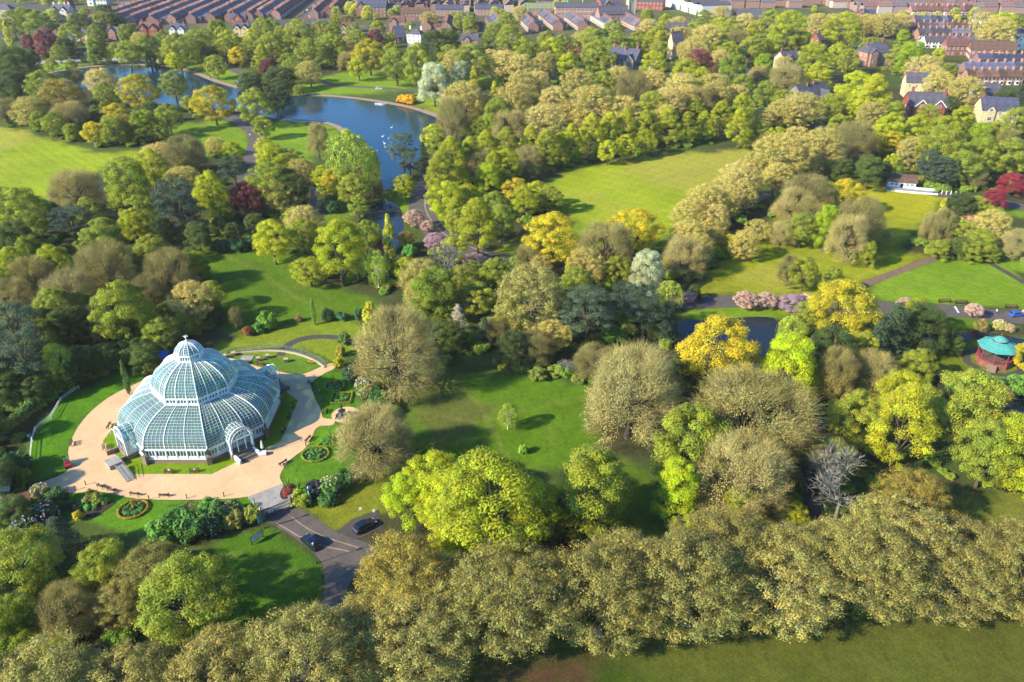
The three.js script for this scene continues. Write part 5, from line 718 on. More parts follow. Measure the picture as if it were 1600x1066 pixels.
function clothing(g, lo, hi, out) {   // a garment shell lifted off the body between two heights
  const p = g.attributes.position, n = g.attributes.normal, a = []; for (let i = 0; i < p.count; i += 3) { const y = (p.getY(i) + p.getY(i + 1) + p.getY(i + 2)) / 3; if (y < lo || y > hi) continue; for (let k = 0; k < 3; k++) a.push(p.getX(i + k) + n.getX(i + k) * out, p.getY(i + k) + n.getY(i + k) * out, p.getZ(i + k) + n.getZ(i + k) * out); }
  const q = new THREE.BufferGeometry(); q.setAttribute('position', new THREE.Float32BufferAttribute(a, 3)); q.computeVertexNormals(); return q;
}
const wear = { stand: [clothing(standGeo, 0.9, 1.48, 0.014), clothing(standGeo, 0.1, 0.92, 0.012), clothing(standGeo, 1.66, 1.9, 0.014)], sit: [clothing(sitGeo, 0.6, 1.08, 0.014), clothing(sitGeo, 0.1, 0.6, 0.012), clothing(sitGeo, 1.3, 1.6, 0.014)] };
function person(label, px, py, pose, top, legs, turn = 0, lift = 0) { const p = at(px, py); p.y = lift; const t = thing('person', label, 'person', p, turn); part('body', pose === 'sit' ? sitGeo : standGeo, skin, t); part('jacket', wear[pose][0], clothes[top], t); part('trousers', wear[pose][1], clothes[legs], t); part('hair', wear[pose][2], clothes.black, t); return t; }
person('person in white top walking on the path left of the lake', 391, 214, 'stand', 'white', 'navy', 2.4); person('person in dark clothes walking beside one in white', 388, 209, 'stand', 'black', 'grey', 2.2);
person('person in red jacket standing on the path near the lake', 401, 211, 'stand', 'red', 'navy', -1); person('person in pale top farther right on the lake path', 405, 213, 'stand', 'white', 'grey', -1.2);
person('person in grey walking on the shore path above water', 304, 109, 'stand', 'grey', 'navy', 1); person('person in navy on the shore path right of the one in grey', 329, 124, 'stand', 'navy', 'black', 1);
person('person in black on the pond road near the pink cherries', 1110, 466, 'stand', 'black', 'navy', 1.2); person('person in pale coat by the bandstand pond edge', 1556, 491, 'stand', 'white', 'navy', 0.4); person('person in pink standing at the right edge of the pond road', 1597, 492, 'stand', 'pink', 'navy', -1); person('person in grey on the shore bend by the gorse', 660, 172, 'stand', 'grey', 'black', 0.5);
person('person in dark red walking through the straw trees beside the forecourt', 958, 908, 'stand', 'red', 'navy', 0.4);
// ---------------------------------------------------------------- benches
const slat = new THREE.BoxGeometry(1.8, 0.04, 0.09), leg = merge([boxAt(0.08, 0.44, 0.08, 0, 0.22, 0.2), boxAt(0.08, 0.95, 0.08, 0, 0.47, -0.26), boxAt(0.08, 0.06, 0.56, 0, 0.66, -0.02), boxAt(0.08, 0.24, 0.08, 0, 0.54, 0.2)]);
const bench0 = new THREE.Group(); bench0.name = 'bench';
{ const seat = part('seat', [0, 1, 2, 3].map((i) => slat.clone().translate(0, 0.45, 0.2 - i * 0.13)), M.wood, bench0), back = part('backrest', [0, 1, 2].map((i) => slat.clone().rotateX(Math.PI / 2 - 0.18).translate(0, 0.6 + i * 0.15, -0.26 - i * 0.03)), M.wood, bench0); for (const x of [-0.82, 0.82]) { const l = part('leg', leg, M.iron, bench0); l.position.x = x; } seat.userData.kind = back.userData.kind = 'stuff'; }
const plaqueGeo = boxAt(0.34, 0.3, 0.03, 0, 0.78, -0.2);
const benches = 'front 264 740 on the grass edge before the front windows, left|front 304 739 on the grass edge before the front windows, right|far 170 667 on the gravel west of the glasshouse|far 111 695 by the left lawn edge|far 162 701 beside the left porch grass|out 158 762 first along the lower gravel edge|out 175 768 second along the lower gravel edge|out 211 774 third along the lower gravel edge|out 257 776 fourth along the lower gravel edge|far 452 651 second on the east grass strip|far 458 637 first on the east grass strip|far 443 675 third on the east grass strip|out 481 688 beside the triangular bed|out 442 725 near the gate lawn corner|out 484 601 uppermost by the eastern beds|out 498 615 second by the eastern beds|out 503 627 third by the eastern beds|out 506 645 fourth by the eastern beds|back 384 569 behind the dome by the paved square|back 407 571 behind the dome nearest the rear porch|out 203 586 beside the cypress on the upper left gravel';
for (const b of benches.split('|')) { const [k, x, y, ...w] = b.split(' '), p = at(+x, +y), d = V(PC.x - p.x, 0, PC.z - p.z), away = k === 'front' || k === 'far'; const c = copyThing(bench0, 'dark brown bench ' + w.join(' '), p, Math.atan2(d.x, d.z) + (away ? Math.PI : 0), 'benches round the glasshouse'); c.userData.category = 'bench'; if (/front|east|east/.test(w.join(' '))) part('plaque', plaqueGeo, M.white, c); }
for (const [x, y, w] of [[1476, 473, 'pale one on the lawn edge by the white road line'], [1502, 475, 'brown one under the lawn right of the line'], [1580, 482, 'grey one near the right frame edge']]) { const c = copyThing(bench0, 'long bench ' + w, at(x, y), 0, 'benches on the pond road'); c.userData.category = 'bench'; c.scale.set(1.9, 1.1, 1.2); }
// ---------------------------------------------------------------- lamps, bollards, signs
const lampHead = lathe([[0.001, 4.9], [0.06, 4.85], [0.26, 4.6], [0.24, 4.55], [0.16, 4.15], [0.1, 4.1]], 8), lampPost = lathe([[0.16, 0], [0.14, 0.5], [0.08, 0.7], [0.055, 3.0], [0.05, 4.1]], 8);
function lamp(label, x, y, banner, turn = 0) { const t = thing('lamp_post', label, 'lamp post', at(x, y), turn); part('post', lampPost, M.greenPaint, t); part('lantern', lampHead, M.steel, t); if (banner) { part('banner', boxAt(0.06, 1.7, 0.7, 0.02, 2.6, -0.45), M.copper, t); part('bracket', [bar(V(0, 3.5, 0), V(0, 3.5, -0.85), 0.05), bar(V(0, 1.7, 0), V(0, 1.7, -0.85), 0.05)], M.iron, t); } }
lamp('lamp post with teal banner left of the gates', 412, 826, 1, 2.4); lamp('lamp post with teal banner right of the gates', 486, 792, 1, 0.6); lamp('grey lamp post in front of the parked black car', 494, 881, 0);
const bollards = 'left of the rhododendron island|next along the rope below it|at the lower gravel edge near the oval bed|at the lower gravel edge right of the oval bed|nearest the cordyline by the apron|beside the triangular bed|by the bench near gate lawn|by the fountain walk|near the upper flower bed'.split('|'), bollardSpots = [[134, 758], [118, 766], [233, 781], [292, 779], [350, 776], [478, 697], [444, 730], [512, 644], [491, 591]];
bollardSpots.forEach(([x, y], i) => { const t = thing('light_bollard', 'small dark bollard ' + bollards[i], 'bollard', at(x, y), 0, 'bollards round the gravel'); part('post', lathe([[0.11, 0], [0.09, 0.1], [0.08, 0.8], [0.13, 0.84], [0.12, 0.98], [0.01, 1.04]], 8), M.iron, t); });
for (const [x, y, w] of [[564, 806, 'left one with round top'], [585, 809, 'right one nearest the green tree']]) { const t = thing('notice_post', 'white notice on a thin post by the parking spur, ' + w, 'sign', at(x, y), 0.2); part('post', cylAt(0.04, 0.04, 1.9, 0, 0, 0, 6), M.steel, t); part('board', boxAt(0.5, 0.7, 0.05, 0, 1.7, 0.05), M.white, t); }
function canvasMat(w, h, draw) { const c = document.createElement('canvas'); c.width = w; c.height = h; const g = c.getContext('2d'); draw(g, w, h); const t = new THREE.CanvasTexture(c); t.colorSpace = THREE.SRGBColorSpace; return new THREE.MeshStandardMaterial({ map: t, roughness: 0.6 }); }
{ const a = at(394, 852), b = at(411, 840), L = a.distanceTo(b), t = thing('banner_sign', 'white banner board with grey lettering on the lawn by the drive', 'sign', a.clone().lerp(b, 0.5), Math.atan2(-(b.z - a.z), b.x - a.x));
  const board = part('board', boxAt(L, 1.25, 0.06, 0, 1.1, 0), M.white, t); part('print', new THREE.PlaneGeometry(L - 0.16, 1.1).translate(0, 1.1, 0.036), canvasMat(512, 192, (g, w, h) => { g.fillStyle = '#dfe4ea'; g.fillRect(0, 0, w, h); g.fillStyle = '#8d99a6'; for (let r = 0; r < 3; r++) for (let i = 0; i < 16; i++) if ((i * 7 + r * 5) % 6) g.fillRect(70 + i * 23, 40 + r * 42, 15, 22); g.fillStyle = '#4b5c74'; g.fillRect(430, 30, 46, 60); }), board);
  for (const s of [-1, 1]) part('leg', boxAt(0.1, 1.9, 0.1, s * (L / 2 + 0.05), 0.95, 0), M.iron, t); part('edge', [boxAt(L, 0.08, 0.1, 0, 1.77, 0), boxAt(L, 0.08, 0.1, 0, 0.44, 0)], M.iron, t); }
{ const a = at(513, 795), b = at(536, 787), L = a.distanceTo(b), t = thing('empty_frame', 'empty black metal sign frame standing on the lawn right of gates', 'frame', a.clone().lerp(b, 0.5), Math.atan2(-(b.z - a.z), b.x - a.x)); for (const s of [-1, 1]) part('post', boxAt(0.09, 1.6, 0.09, s * L / 2, 0.8, 0), M.iron, t); part('rail', boxAt(L, 0.08, 0.08, 0, 1.56, 0), M.iron, t); part('rail', boxAt(L, 0.08, 0.08, 0, 0.35, 0), M.iron, t); }
// gates and hedge railings
{ const a = at(411, 812), b = at(457, 792), L = a.distanceTo(b), t = thing('park_gates', 'pair of dark iron gates between stone piers across the drive', 'gate', a.clone().lerp(b, 0.5), Math.atan2(-(b.z - a.z), b.x - a.x));
  for (const s of [-1, 1]) { part('pier', [ubox(0.7, 2.4, 0.7, s * L / 2, 1.2, 0), boxAt(0.9, 0.2, 0.9, s * L / 2, 2.5, 0)], M.greyStone, t); const leaf = []; for (let i = 0; i <= 14; i++) leaf.push(boxAt(0.045, 1.9, 0.045, s * (0.12 + i * (L / 2 - 0.6) / 14), 1.0, 0)); leaf.push(boxAt(L / 2 - 0.5, 0.09, 0.08, s * (L / 4 - 0.13), 1.95, 0), boxAt(L / 2 - 0.5, 0.09, 0.08, s * (L / 4 - 0.13), 0.16, 0), boxAt(L / 2 - 0.5, 0.07, 0.07, s * (L / 4 - 0.13), 1.1, 0)); part('gate_leaf', leaf, M.iron, t, 'stuff'); }
  for (const x of [-0.9, -1.5, -2.6]) part('notice', boxAt(0.4, 0.5, 0.03, x, 1.2, 0.06), M.white, t); }
{ const pts = line('338,560 360,553 390,549 420,547 450,549 475,555 497,565 508,573', 8), t = thing('garden_railing', 'long grey iron railing curving behind the paved garden', 'railing'), rails = [], n = pts.length; let acc = 0;
  for (let i = 1; i < n; i++) { const a = V(pts[i - 1][0], 0, pts[i - 1][1]), b = V(pts[i][0], 0, pts[i][1]); for (const y of [0.25, 1.35]) rails.push(bar(a.clone().setY(y), b.clone().setY(y), 0.07)); const L = a.distanceTo(b), k = Math.ceil(L / 0.4); for (let j = 0; j < k; j++) { const q = a.clone().lerp(b, j / k); rails.push(boxAt(0.05, 1.5, 0.05, q.x, 0.75, q.z)); } if (i % 4 === 0) part('post', boxAt(0.16, 1.7, 0.16, b.x, 0.85, b.z), M.steel, t); acc += L; }
  part('railings', rails, M.steel, t, 'stuff'); const w = thing('low_wall', 'low pale stone wall at the foot of the garden railing', 'wall'); for (let i = 3; i < n; i += 1) part('stone', bar(V(pts[i - 1][0], 0.16, pts[i - 1][1] + 0.6), V(pts[i][0], 0.16, pts[i][1] + 0.6), 0.45, 0.32), M.paleStone, w); }
{ const pts = poly('124,608 96,627 80,655 56,674 51,690 48,720 43,741'), t = thing('rope_fence', 'thin white rope fence on short posts across the left lawn', 'fence'); for (let i = 0; i < pts.length; i++) { part('post', boxAt(0.1, 1.1, 0.1, pts[i][0], 0.55, pts[i][1]), M.white, t); if (i) { part('rope', [bar(V(pts[i - 1][0], 0.95, pts[i - 1][1]), V(pts[i][0], 0.95, pts[i][1]), 0.11), bar(V(pts[i - 1][0], 0.5, pts[i - 1][1]), V(pts[i][0], 0.5, pts[i][1]), 0.06)], M.white, t, 'stuff'); } } }
{ const t = thing('litter_bin', 'pale grey litter bin beside the white rope on the left lawn', 'bin', at(47, 687)); part('body', lathe([[0.32, 0], [0.34, 1.0], [0.38, 1.02], [0.36, 1.25], [0.01, 1.36]], 14), M.steel, t); part('door', boxAt(0.3, 0.5, 0.04, 0, 0.5, 0.33), M.iron, t);
  const w = thing('garden_roller', 'red wheeled garden machine at the edge of left lawn', 'machine', at(107, 731), 0.6); part('drum', new THREE.CylinderGeometry(0.45, 0.45, 1.3, 16).rotateZ(Math.PI / 2).translate(0, 0.46, 0), M.redPaint, w); part('body', [boxAt(1.1, 0.5, 0.9, 0, 0.85, -0.6), boxAt(0.5, 0.35, 0.5, 0, 1.2, -0.6)], M.redPaint, w); part('handle', [bar(V(-0.4, 0.9, -1), V(-0.4, 1.3, -2), 0.06), bar(V(0.4, 0.9, -1), V(0.4, 1.3, -2), 0.06), bar(V(-0.4, 1.3, -2), V(0.4, 1.3, -2), 0.06)], M.white, w); for (const s of [-1, 1]) part('wheel', new THREE.CylinderGeometry(0.3, 0.3, 0.16, 14).rotateZ(Math.PI / 2).translate(s * 0.6, 0.3, -0.8), M.rubber, w); }
{ const t = thing('parasol', 'folded white parasol standing beside the front porch steps', 'parasol', at(411, 706)); part('canopy', lathe([[0.001, 3.0], [0.12, 2.7], [0.34, 1.1], [0.3, 1.0], [0.05, 1.05]], 10), M.white, t); part('pole', cylAt(0.04, 0.04, 2.9, 0, 0, 0, 6), M.steel, t); part('base', boxAt(0.9, 0.12, 0.9, 0, 0.06, 0), M.concrete, t);
  const s = thing('white_table', 'small white table by the folded parasol', 'table', at(411, 711), 0.1); part('tabletop', boxAt(1.5, 0.06, 0.9, 0, 0.75, 0), M.white, s); for (const [x, z] of [[-.65, -.35], [.65, -.35], [-.65, .35], [.65, .35]]) part('leg', boxAt(0.07, 0.72, 0.07, x, 0.36, z), M.white, s); part('table_skirt', boxAt(1.46, 0.5, 0.03, 0, 0.45, 0.44), M.white, s); }
{ const t = thing('marquee', 'small blue and yellow gazebo behind the dome', 'gazebo', at(253, 566), 0.3); part('canopy', gable(3.4, 2.4, 0.9).translate(0, 2.0, 0), mat('#3d6cc0'), t); part('side', boxAt(3.4, 0.5, 0.06, 0, 1.7, 1.45), mat('#d8b22c'), t); for (const [x, z] of [[-1.6, -1.1], [1.6, -1.1], [-1.6, 1.1], [1.6, 1.1]]) part('leg', boxAt(0.08, 2, 0.08, x, 1, z), M.steel, t); }
// bronze statues on the corner piers that show, the fountain and the monument
for (const [k, w] of [[0, 'right'], [7, 'left'], [1, 'far right']]) { const a = (k + 0.5) * Math.PI / 4, t = thing('statue', 'bronze standing figure on the ' + w + ' front corner pier of glasshouse', 'statue', V(PC.x + Math.sin(a) * 16.65, 2.0, PC.z + Math.cos(a) * 16.65), a, ''); delete t.userData.group; part('figure', standGeo, M.bronze, t); part('pedestal', boxAt(0.7, 0.12, 0.7, 0, 0.0, 0), M.stone, t); part('cloak', clothing(standGeo, 0.4, 1.5, 0.05), M.bronze, t); }
{ const t = thing('fountain', 'small dark fountain with figure on the round gravel plot', 'fountain', at(535, 651)); part('basin', lathe([[1.5, 0], [1.5, 0.35], [1.35, 0.38], [1.3, 0.2], [0.01, 0.2]], 20), M.greyStone, t); part('stem', lathe([[0.4, 0.2], [0.25, 0.8], [0.2, 1.3], [0.8, 1.5], [0.82, 1.6], [0.2, 1.62]], 14), M.bronze, t); const f = part('figure', standGeo, M.bronze, t); f.position.y = 1.55; for (let i = 0; i < 5; i++) part('rock', new THREE.DodecahedronGeometry(0.35, 0).translate(Math.cos(i * 1.3) * 1.7, 0.2, Math.sin(i * 1.3) * 1.7), M.paleStone, t); }
{ const t = thing('monument', 'pale stone pillar monument with gilded figure on dark terrace', 'monument', at(491, 322)); part('steps', [boxAt(5, 0.4, 5, 0, 0.2, 0), boxAt(3.8, 0.4, 3.8, 0, 0.6, 0)], M.paleStone, t); part('plinth', [boxAt(2.2, 2.4, 2.2, 0, 2, 0), boxAt(2.6, 0.3, 2.6, 0, 3.35, 0)], M.paleStone, t); part('shaft', lathe([[0.9, 3.5], [0.75, 4.2], [0.65, 6.6], [0.9, 6.9], [0.95, 7.1], [0.01, 7.15]], 12), M.paleStone, t); for (const s of [-1, 1]) for (const z of [-1, 1]) part('bollard', boxAt(0.4, 1, 0.4, s * 2.6, 0.5, z * 2.6), M.paleStone, t); const f = part('figure', standGeo, M.cream, t); f.position.y = 7.1; f.scale.setScalar(1.5); part('pinnacle', lathe([[0.3, 9.6], [0.2, 9.8], [0.001, 10.2]], 8), M.cream, t); }
// ---------------------------------------------------------------- cars and boats
function carProto(L, W, H) {
  const prof = [[-L / 2, 0.32], [-L / 2 + 0.02, 0.72], [-L / 2 + 0.18, 0.92], [-L / 2 + 0.35, 0.95], [-L * 0.1, 0.96], [L * 0.2, 0.95], [L * 0.42, 0.82], [L / 2 - 0.03, 0.66], [L / 2, 0.34], [L / 2 - 0.2, 0.22], [-L / 2 + 0.2, 0.22]].map((p) => new THREE.Vector2(...p));
  const ext = (sh, w, b) => new THREE.ExtrudeGeometry(sh, { depth: w - 2 * b, bevelEnabled: true, bevelSize: b, bevelThickness: b, bevelSegments: 2 }).translate(0, 0, -w / 2 + b);
  const body = ext(new THREE.Shape(prof), W, 0.07), cab = ext(new THREE.Shape([[-L * 0.45, 0.9], [-L * 0.38, H - 0.16], [-L * 0.3, H - 0.05], [L * 0.02, H - 0.04], [L * 0.09, H - 0.12], [L * 0.25, 0.9]].map((p) => new THREE.Vector2(...p))), W - 0.2, 0.08);
  const glass = [ext(new THREE.Shape([[-L * 0.40, 0.98], [-L * 0.35, H - 0.2], [L * 0.05, H - 0.18], [L * 0.2, 0.98]].map((p) => new THREE.Vector2(...p))), W - 0.17, 0.02)], ws = bar(V(L * 0.105, H - 0.15, 0), V(L * 0.235, 0.97, 0), W - 0.42, 0.16).translate(0.05, 0.03, 0), rs = bar(V(-L * 0.395, H - 0.2, 0), V(-L * 0.45, 0.97, 0), W - 0.46, 0.14).translate(-0.05, 0.01, 0);
  const wheel = lathe([[0.001, -0.1], [0.3, -0.1], [0.33, -0.06], [0.33, 0.06], [0.3, 0.1], [0.001, 0.1]], 16).rotateX(Math.PI / 2), rim = lathe([[0.001, -0.11], [0.2, -0.108], [0.2, 0.108], [0.001, 0.11]], 12).rotateX(Math.PI / 2);
  return { body, cab, glass, ws, rs, wheel, rim, L, W };
}
const CP = carProto(4.2, 1.78, 1.5), VP = carProto(5.4, 2.0, 2.3);
const paint = (c) => new THREE.MeshPhysicalMaterial({ color: lin(c), roughness: 0.35, metalness: 0.3, clearcoat: 1, clearcoatRoughness: 0.06 });
function car(label, pos, turn, color, P = CP, name = 'parked_car', group) {
  const t = thing(name, label, name === 'van' ? 'van' : 'car', pos, turn, group), pm = paint(color); part('body', P.body, pm, t); part('roof', P.cab, pm, t); part('side_windows', P.glass, M.winGlass, t); part('windscreen', P.ws, M.winGlass, t); part('rear_window', P.rs, M.winGlass, t);
  for (const x of [-0.31, 0.31]) for (const s of [-1, 1]) { const w = part('wheel', P.wheel, M.rubber, t); w.position.set(x * P.L, 0.33, s * (P.W / 2 - 0.12)); part('rim', P.rim, M.steel, w); }
  for (const s of [-1, 1]) { part('headlight', boxAt(0.1, 0.16, 0.36, P.L / 2 - 0.02, 0.66, s * (P.W / 2 - 0.32)), M.white, t); part('tail_light', boxAt(0.08, 0.2, 0.26, -P.L / 2 + 0.0, 0.78, s * (P.W / 2 - 0.26)), M.redPaint, t); }
  part('number_plate', boxAt(0.03, 0.12, 0.5, -P.L / 2 - 0.02, 0.5, 0), mat('#d8c23a'), t); return t;
}
car('dark blue hatchback parked on the drive below the gates', at(486, 851).setY(0.03), 2.35, '#0d1420');
car('dark blue estate car parked on the spur under the green tree', at(570, 826).setY(0.04), 0.72, '#0c1722');
car('silver car glimpsed through the bottom row branches', at(420, 1030), 0.5, '#b8c4d2');
car('white van parked at the road junction', at(1309, 218).setY(0.04), -0.1, '#d8d8d8', VP, 'van');
const small = 'white 95 90|grey 103 86|silver 110 95|dark 118 93|white 136 85|dark 156 94|silver 445 75|white 452 75|white 592 140|red 748 108|dark 700 97|silver 690 95|dark 772 106|blue 1588 494';
const cc = { white: '#d4d6d8', grey: '#70757c', silver: '#a4aab0', dark: '#1c222c', red: '#a02a2c', blue: '#34549c' };
small.split('|').forEach((s, i) => { const [c, x, y] = s.split(' '); car(c + ' car number-less and small on the road, ' + ['far left car park edge', 'behind the car park', 'middle of the car park', 'near the car park tree', 'right of the car park', 'by the dark bush', 'on the drive left', 'on the drive right', 'on the lawn drive by lake', 'on the carriage drive, red', 'left on the carriage drive', 'leftmost on the carriage drive', 'right on the carriage drive', 'at the pond road end'][i], at(+x, +y).setY(0.05), 0.1 + 0.2 * hash2(i, 3), cc[c]).userData.label = c + ' car ' + ['at the left end of the car park', 'behind the car park trees', 'mid way along the car park', 'near the car park lamp', 'at the right of the car park', 'beside the round green tree', 'left of two above the lake woods', 'right of two above the lake woods', 'on the drive behind the lake bank', 'on the carriage drive under straw trees', 'second on the carriage drive', 'first on the carriage drive', 'last on the carriage drive', 'beyond the bandstand at frame edge'][i]; });
{ const r = rngOf(5), cols = ['white', 'grey', 'silver', 'dark', 'red', 'blue']; for (let i = 0; i < 22; i++) { const z = -806 - (i % 11) * 13, x = -196 - (z + 800) * -0.055 * 1 + (i < 11 ? -4.2 : 4.2), c = cols[Math.floor(r() * 6)]; car(c + ' car ' + (ORD[i % 11] === 'leftmost' ? 'first' : ORD[i % 11]) + ' up the terraced street, ' + (i < 11 ? 'left' : 'right') + ' kerb', V(x, 0.03, z), Math.PI / 2, cc[c], CP, 'parked_car', 'cars parked along the terraced street'); } struct('terraced_street', ribbon([[-195, -795], [-206, -955]], 11, 0.03), M.asphalt); }
for (const [x, y, w] of [[591, 163, 'left one'], [597, 164, 'right one']]) { const t = thing('rowing_boat', 'small white boat on the lake below the gorse, ' + w, 'boat', at(x, y).setY(0.03), 0.2); const s = new THREE.Shape(); s.moveTo(-1.8, -0.5); s.quadraticCurveTo(0.8, -0.8, 2, 0); s.quadraticCurveTo(0.8, 0.8, -1.8, 0.5); s.closePath(); part('hull', new THREE.ExtrudeGeometry(s, { depth: 0.5, bevelEnabled: true, bevelSize: 0.1, bevelThickness: 0.1 }).rotateX(-Math.PI / 2), M.white, t); for (const q of [-0.8, 0.5]) part('thwart', boxAt(0.3, 0.06, 1.1, q, 0.63, 0), M.lightWood, t); }
{ const sp = [[598, 214], [607, 218], [601, 225], [603, 231], [590, 237], [612, 200]], g = merge([new THREE.SphereGeometry(0.3, 10, 8).scale(1.7, 0.8, 1).translate(0, 0.2, 0), new THREE.ConeGeometry(0.16, 0.5, 8).rotateZ(1.2).translate(-0.6, 0.34, 0), new THREE.TubeGeometry(new THREE.CatmullRomCurve3([V(0.35, 0.25, 0), V(0.55, 0.5, 0), V(0.5, 0.8, 0), V(0.62, 0.95, 0)]), 10, 0.07, 7), new THREE.SphereGeometry(0.11, 8, 6).scale(1.4, 1, 1).translate(0.66, 0.96, 0)]), bk = new THREE.ConeGeometry(0.045, 0.18, 6).rotateZ(-Math.PI / 2).translate(0.87, 0.94, 0); sp.forEach(([x, y], i) => { const t = thing('swan', ['white swan farthest left near the island tip', 'white swan right of the first two', 'white swan in the middle of the channel', 'white swan nearest the dark fir', 'white swan lowest in the channel', 'white swan farthest up the channel'][i], 'swan', at(x, y).setY(0.02), i * 1.3); part('body', g, M.white, t); part('beak', bk, mat('#d07830'), t); }); }
// ---------------------------------------------------------------- beds, hedges, shrubs
function hedgeGeo(pts, w, h, seed, closed, size = 0.11) { const f = new Foliage(seed), n = pts.length, last = closed ? n : n - 1; for (let i = 0; i < last; i++) { const a = pts[i], b = pts[(i + 1) % n], L = Math.hypot(b[0] - a[0], b[1] - a[1]), k = Math.max(1, Math.ceil(L / 0.4)); for (let j = 0; j < k; j++) { const t = (j + 0.5) / k; f.clump(V(lerp(a[0], b[0], t), h * 0.5, lerp(a[1], b[1], t)), w * 0.62, h * 0.6, 34, size, { k: 0.8 + 0.3 * f.r(), shell: 0.7 }); } } return f.geo(); }
const ellipse = (rx, rz, n) => Array.from({ length: n }, (_, i) => [Math.cos(i / n * 6.2832) * rx, Math.sin(i / n * 6.2832) * rz]);
function planting(seed, rx, rz, n, h) { const f = new Foliage(seed); for (let i = 0; i < n; i++) { const a = i * 2.4, R = Math.sqrt(f.r()) * 0.85; f.clump(V(Math.cos(a) * R * rx, h * 0.45, Math.sin(a) * R * rz), 0.3 + 0.3 * f.r(), h * 0.5, 40, 0.11, { k: 0.5 + 0.8 * f.r(), h: (f.r() - 0.5) * 0.5 }); } return f.geo(); }
function bed(label, x, y, rx, rz, o = {}) {
  const t = thing('flower_bed', label, 'flower bed', at(x, y), o.turn ?? 0), shape = o.shape ?? ellipse(rx, rz, 26);
  part('soil', sheetGeo(shape.map(([a, b]) => [a, b]), 0.02, 0.06, 2), M.soil, t); if (o.hedge !== 0) part('box_hedge', hedgeGeo(shape, 0.42, 0.5, Math.floor(x), true), leafMat(o.hedge ?? '#66761e', 1, 0.2), t); part('planting', planting(Math.floor(x * 3 + y), rx * 0.8, rz * 0.8, o.n ?? 26, o.h ?? 0.6), leafMat(o.plants ?? '#3f7030', 2, 0.2), t, 'stuff');
}
bed('oval bed with clipped yellow hedge and rust palm, lower left', 208, 797, 2.6, 2.6, { hedge: '#807422' }); bed('oval bed with clipped hedge nearest the drive, right side', 493, 711, 2.7, 2.5); bed('round bed beneath a palm in the upper right garden', 523, 604, 2.3, 2.3, { plants: '#2f6038' });
bed('square bed edged with clipped hedge, right garden', 533, 623, 2.3, 2.2, { shape: [[-2.2, -2.0], [2.2, -2.3], [2.4, 2.0], [-2.1, 2.2]] }); bed('triangular hedge edged bed beside the brown tree', 511, 690, 1.8, 2, { shape: [[-1.9, 2.1], [1.6, 1.8], [0.8, -2.2]] }); bed('diamond shaped dark bed with mixed shrubs, lower left lawn', 139, 790, 4.2, 3, { hedge: 0, n: 40, h: 0.9, plants: '#4c6a38', shape: [[-5, 0.3], [-0.6, -3.2], [4.8, -0.8], [2.6, 3.4], [-0.5, 3.2]] });
bed('long shrub bed of pampas and heathers beside the big hedge', 318, 793, 4.2, 2.2, { hedge: 0, n: 46, h: 1.1, plants: '#5a6a34' }); bed('red tulip bed beside the gravel and concrete apron', 449, 768, 1.3, 2.4, { hedge: 0, n: 26, h: 0.4, plants: '#743230' });
bed('yellow narcissus edging at the paved garden tip', 488, 566, 1.6, 0.8, { hedge: 0, n: 14, h: 0.35, plants: '#a08c1c' });
{ const t = thing('paved_square', 'pale paved square in the garden behind the dome', 'paving', at(385, 561)); for (let i = 0; i < 3; i++) for (let j = 0; j < 3; j++) part('paving_slab', boxAt(0.96, 0.1, 0.96, i - 1, 0.06 + 0.01 * ((i + j) % 2), j - 1), M.concrete, t); }
'351 560 tall stone one left|365 556 dark one|380 568 low one by the bench|404 564 in the middle|418 560 with a shrub|447 566 pale one at right'.split('|').forEach((s) => { const [x, y, ...w] = s.split(' '), t = thing('stone_planter', 'stone plinth in the garden behind the dome, ' + w.join(' '), 'planter', at(+x, +y), 0.3); part('block', boxAt(0.8, 0.9, 0.8, 0, 0.45, 0), M.greyStone, t); part('cap', boxAt(1, 0.12, 1, 0, 0.95, 0), M.paleStone, t); });
// shrubs: label, kind colour, place, width in photo pixels, height over width
const blooms = {}; function bloomMat(hex) { return blooms[hex] ??= new THREE.MeshPhysicalMaterial({ color: lin(hex), vertexColors: true, roughness: 0.9, specularIntensity: 0.3 }); }
function bush(name, label, hex, x, y, w, r = 0.8, o = {}) {
  const p = at(x, y), W = metres(w, p), pr = protos[o.geo ?? 'shrub'][Math.floor(x) % protos[o.geo ?? 'shrub'].length], t = thing(name, label, o.cat ?? 'shrub', p, (x * 7 + y) % 6); t.scale.set(W / 2 / pr.R, W * r / pr.H, W / 2 / pr.R);
  part(o.geo === 'sword' ? 'stem' : 'stems', pr.trunk, o.geo === 'sword' ? leafMat(hex, 1, 0.15) : M.bark, t); if (o.geo !== 'sword') part('foliage', pr.crown, leafMat(hex, x % 4, 0.25), t);
  if (o.bloom) { const f = new Foliage(x * 3 + y); for (let i = 0; i < 64; i++) { const d = f.dir(); d.y = Math.abs(d.y) * 0.9; f.clump(V(d.x * pr.R * 0.98, 0.4 + d.y * pr.H * 0.8, d.z * pr.R * 0.98), 0.14, 0.1, 9, 0.07); } part('blossom', f.geo(), bloomMat(o.bloom), t, 'stuff'); }
}
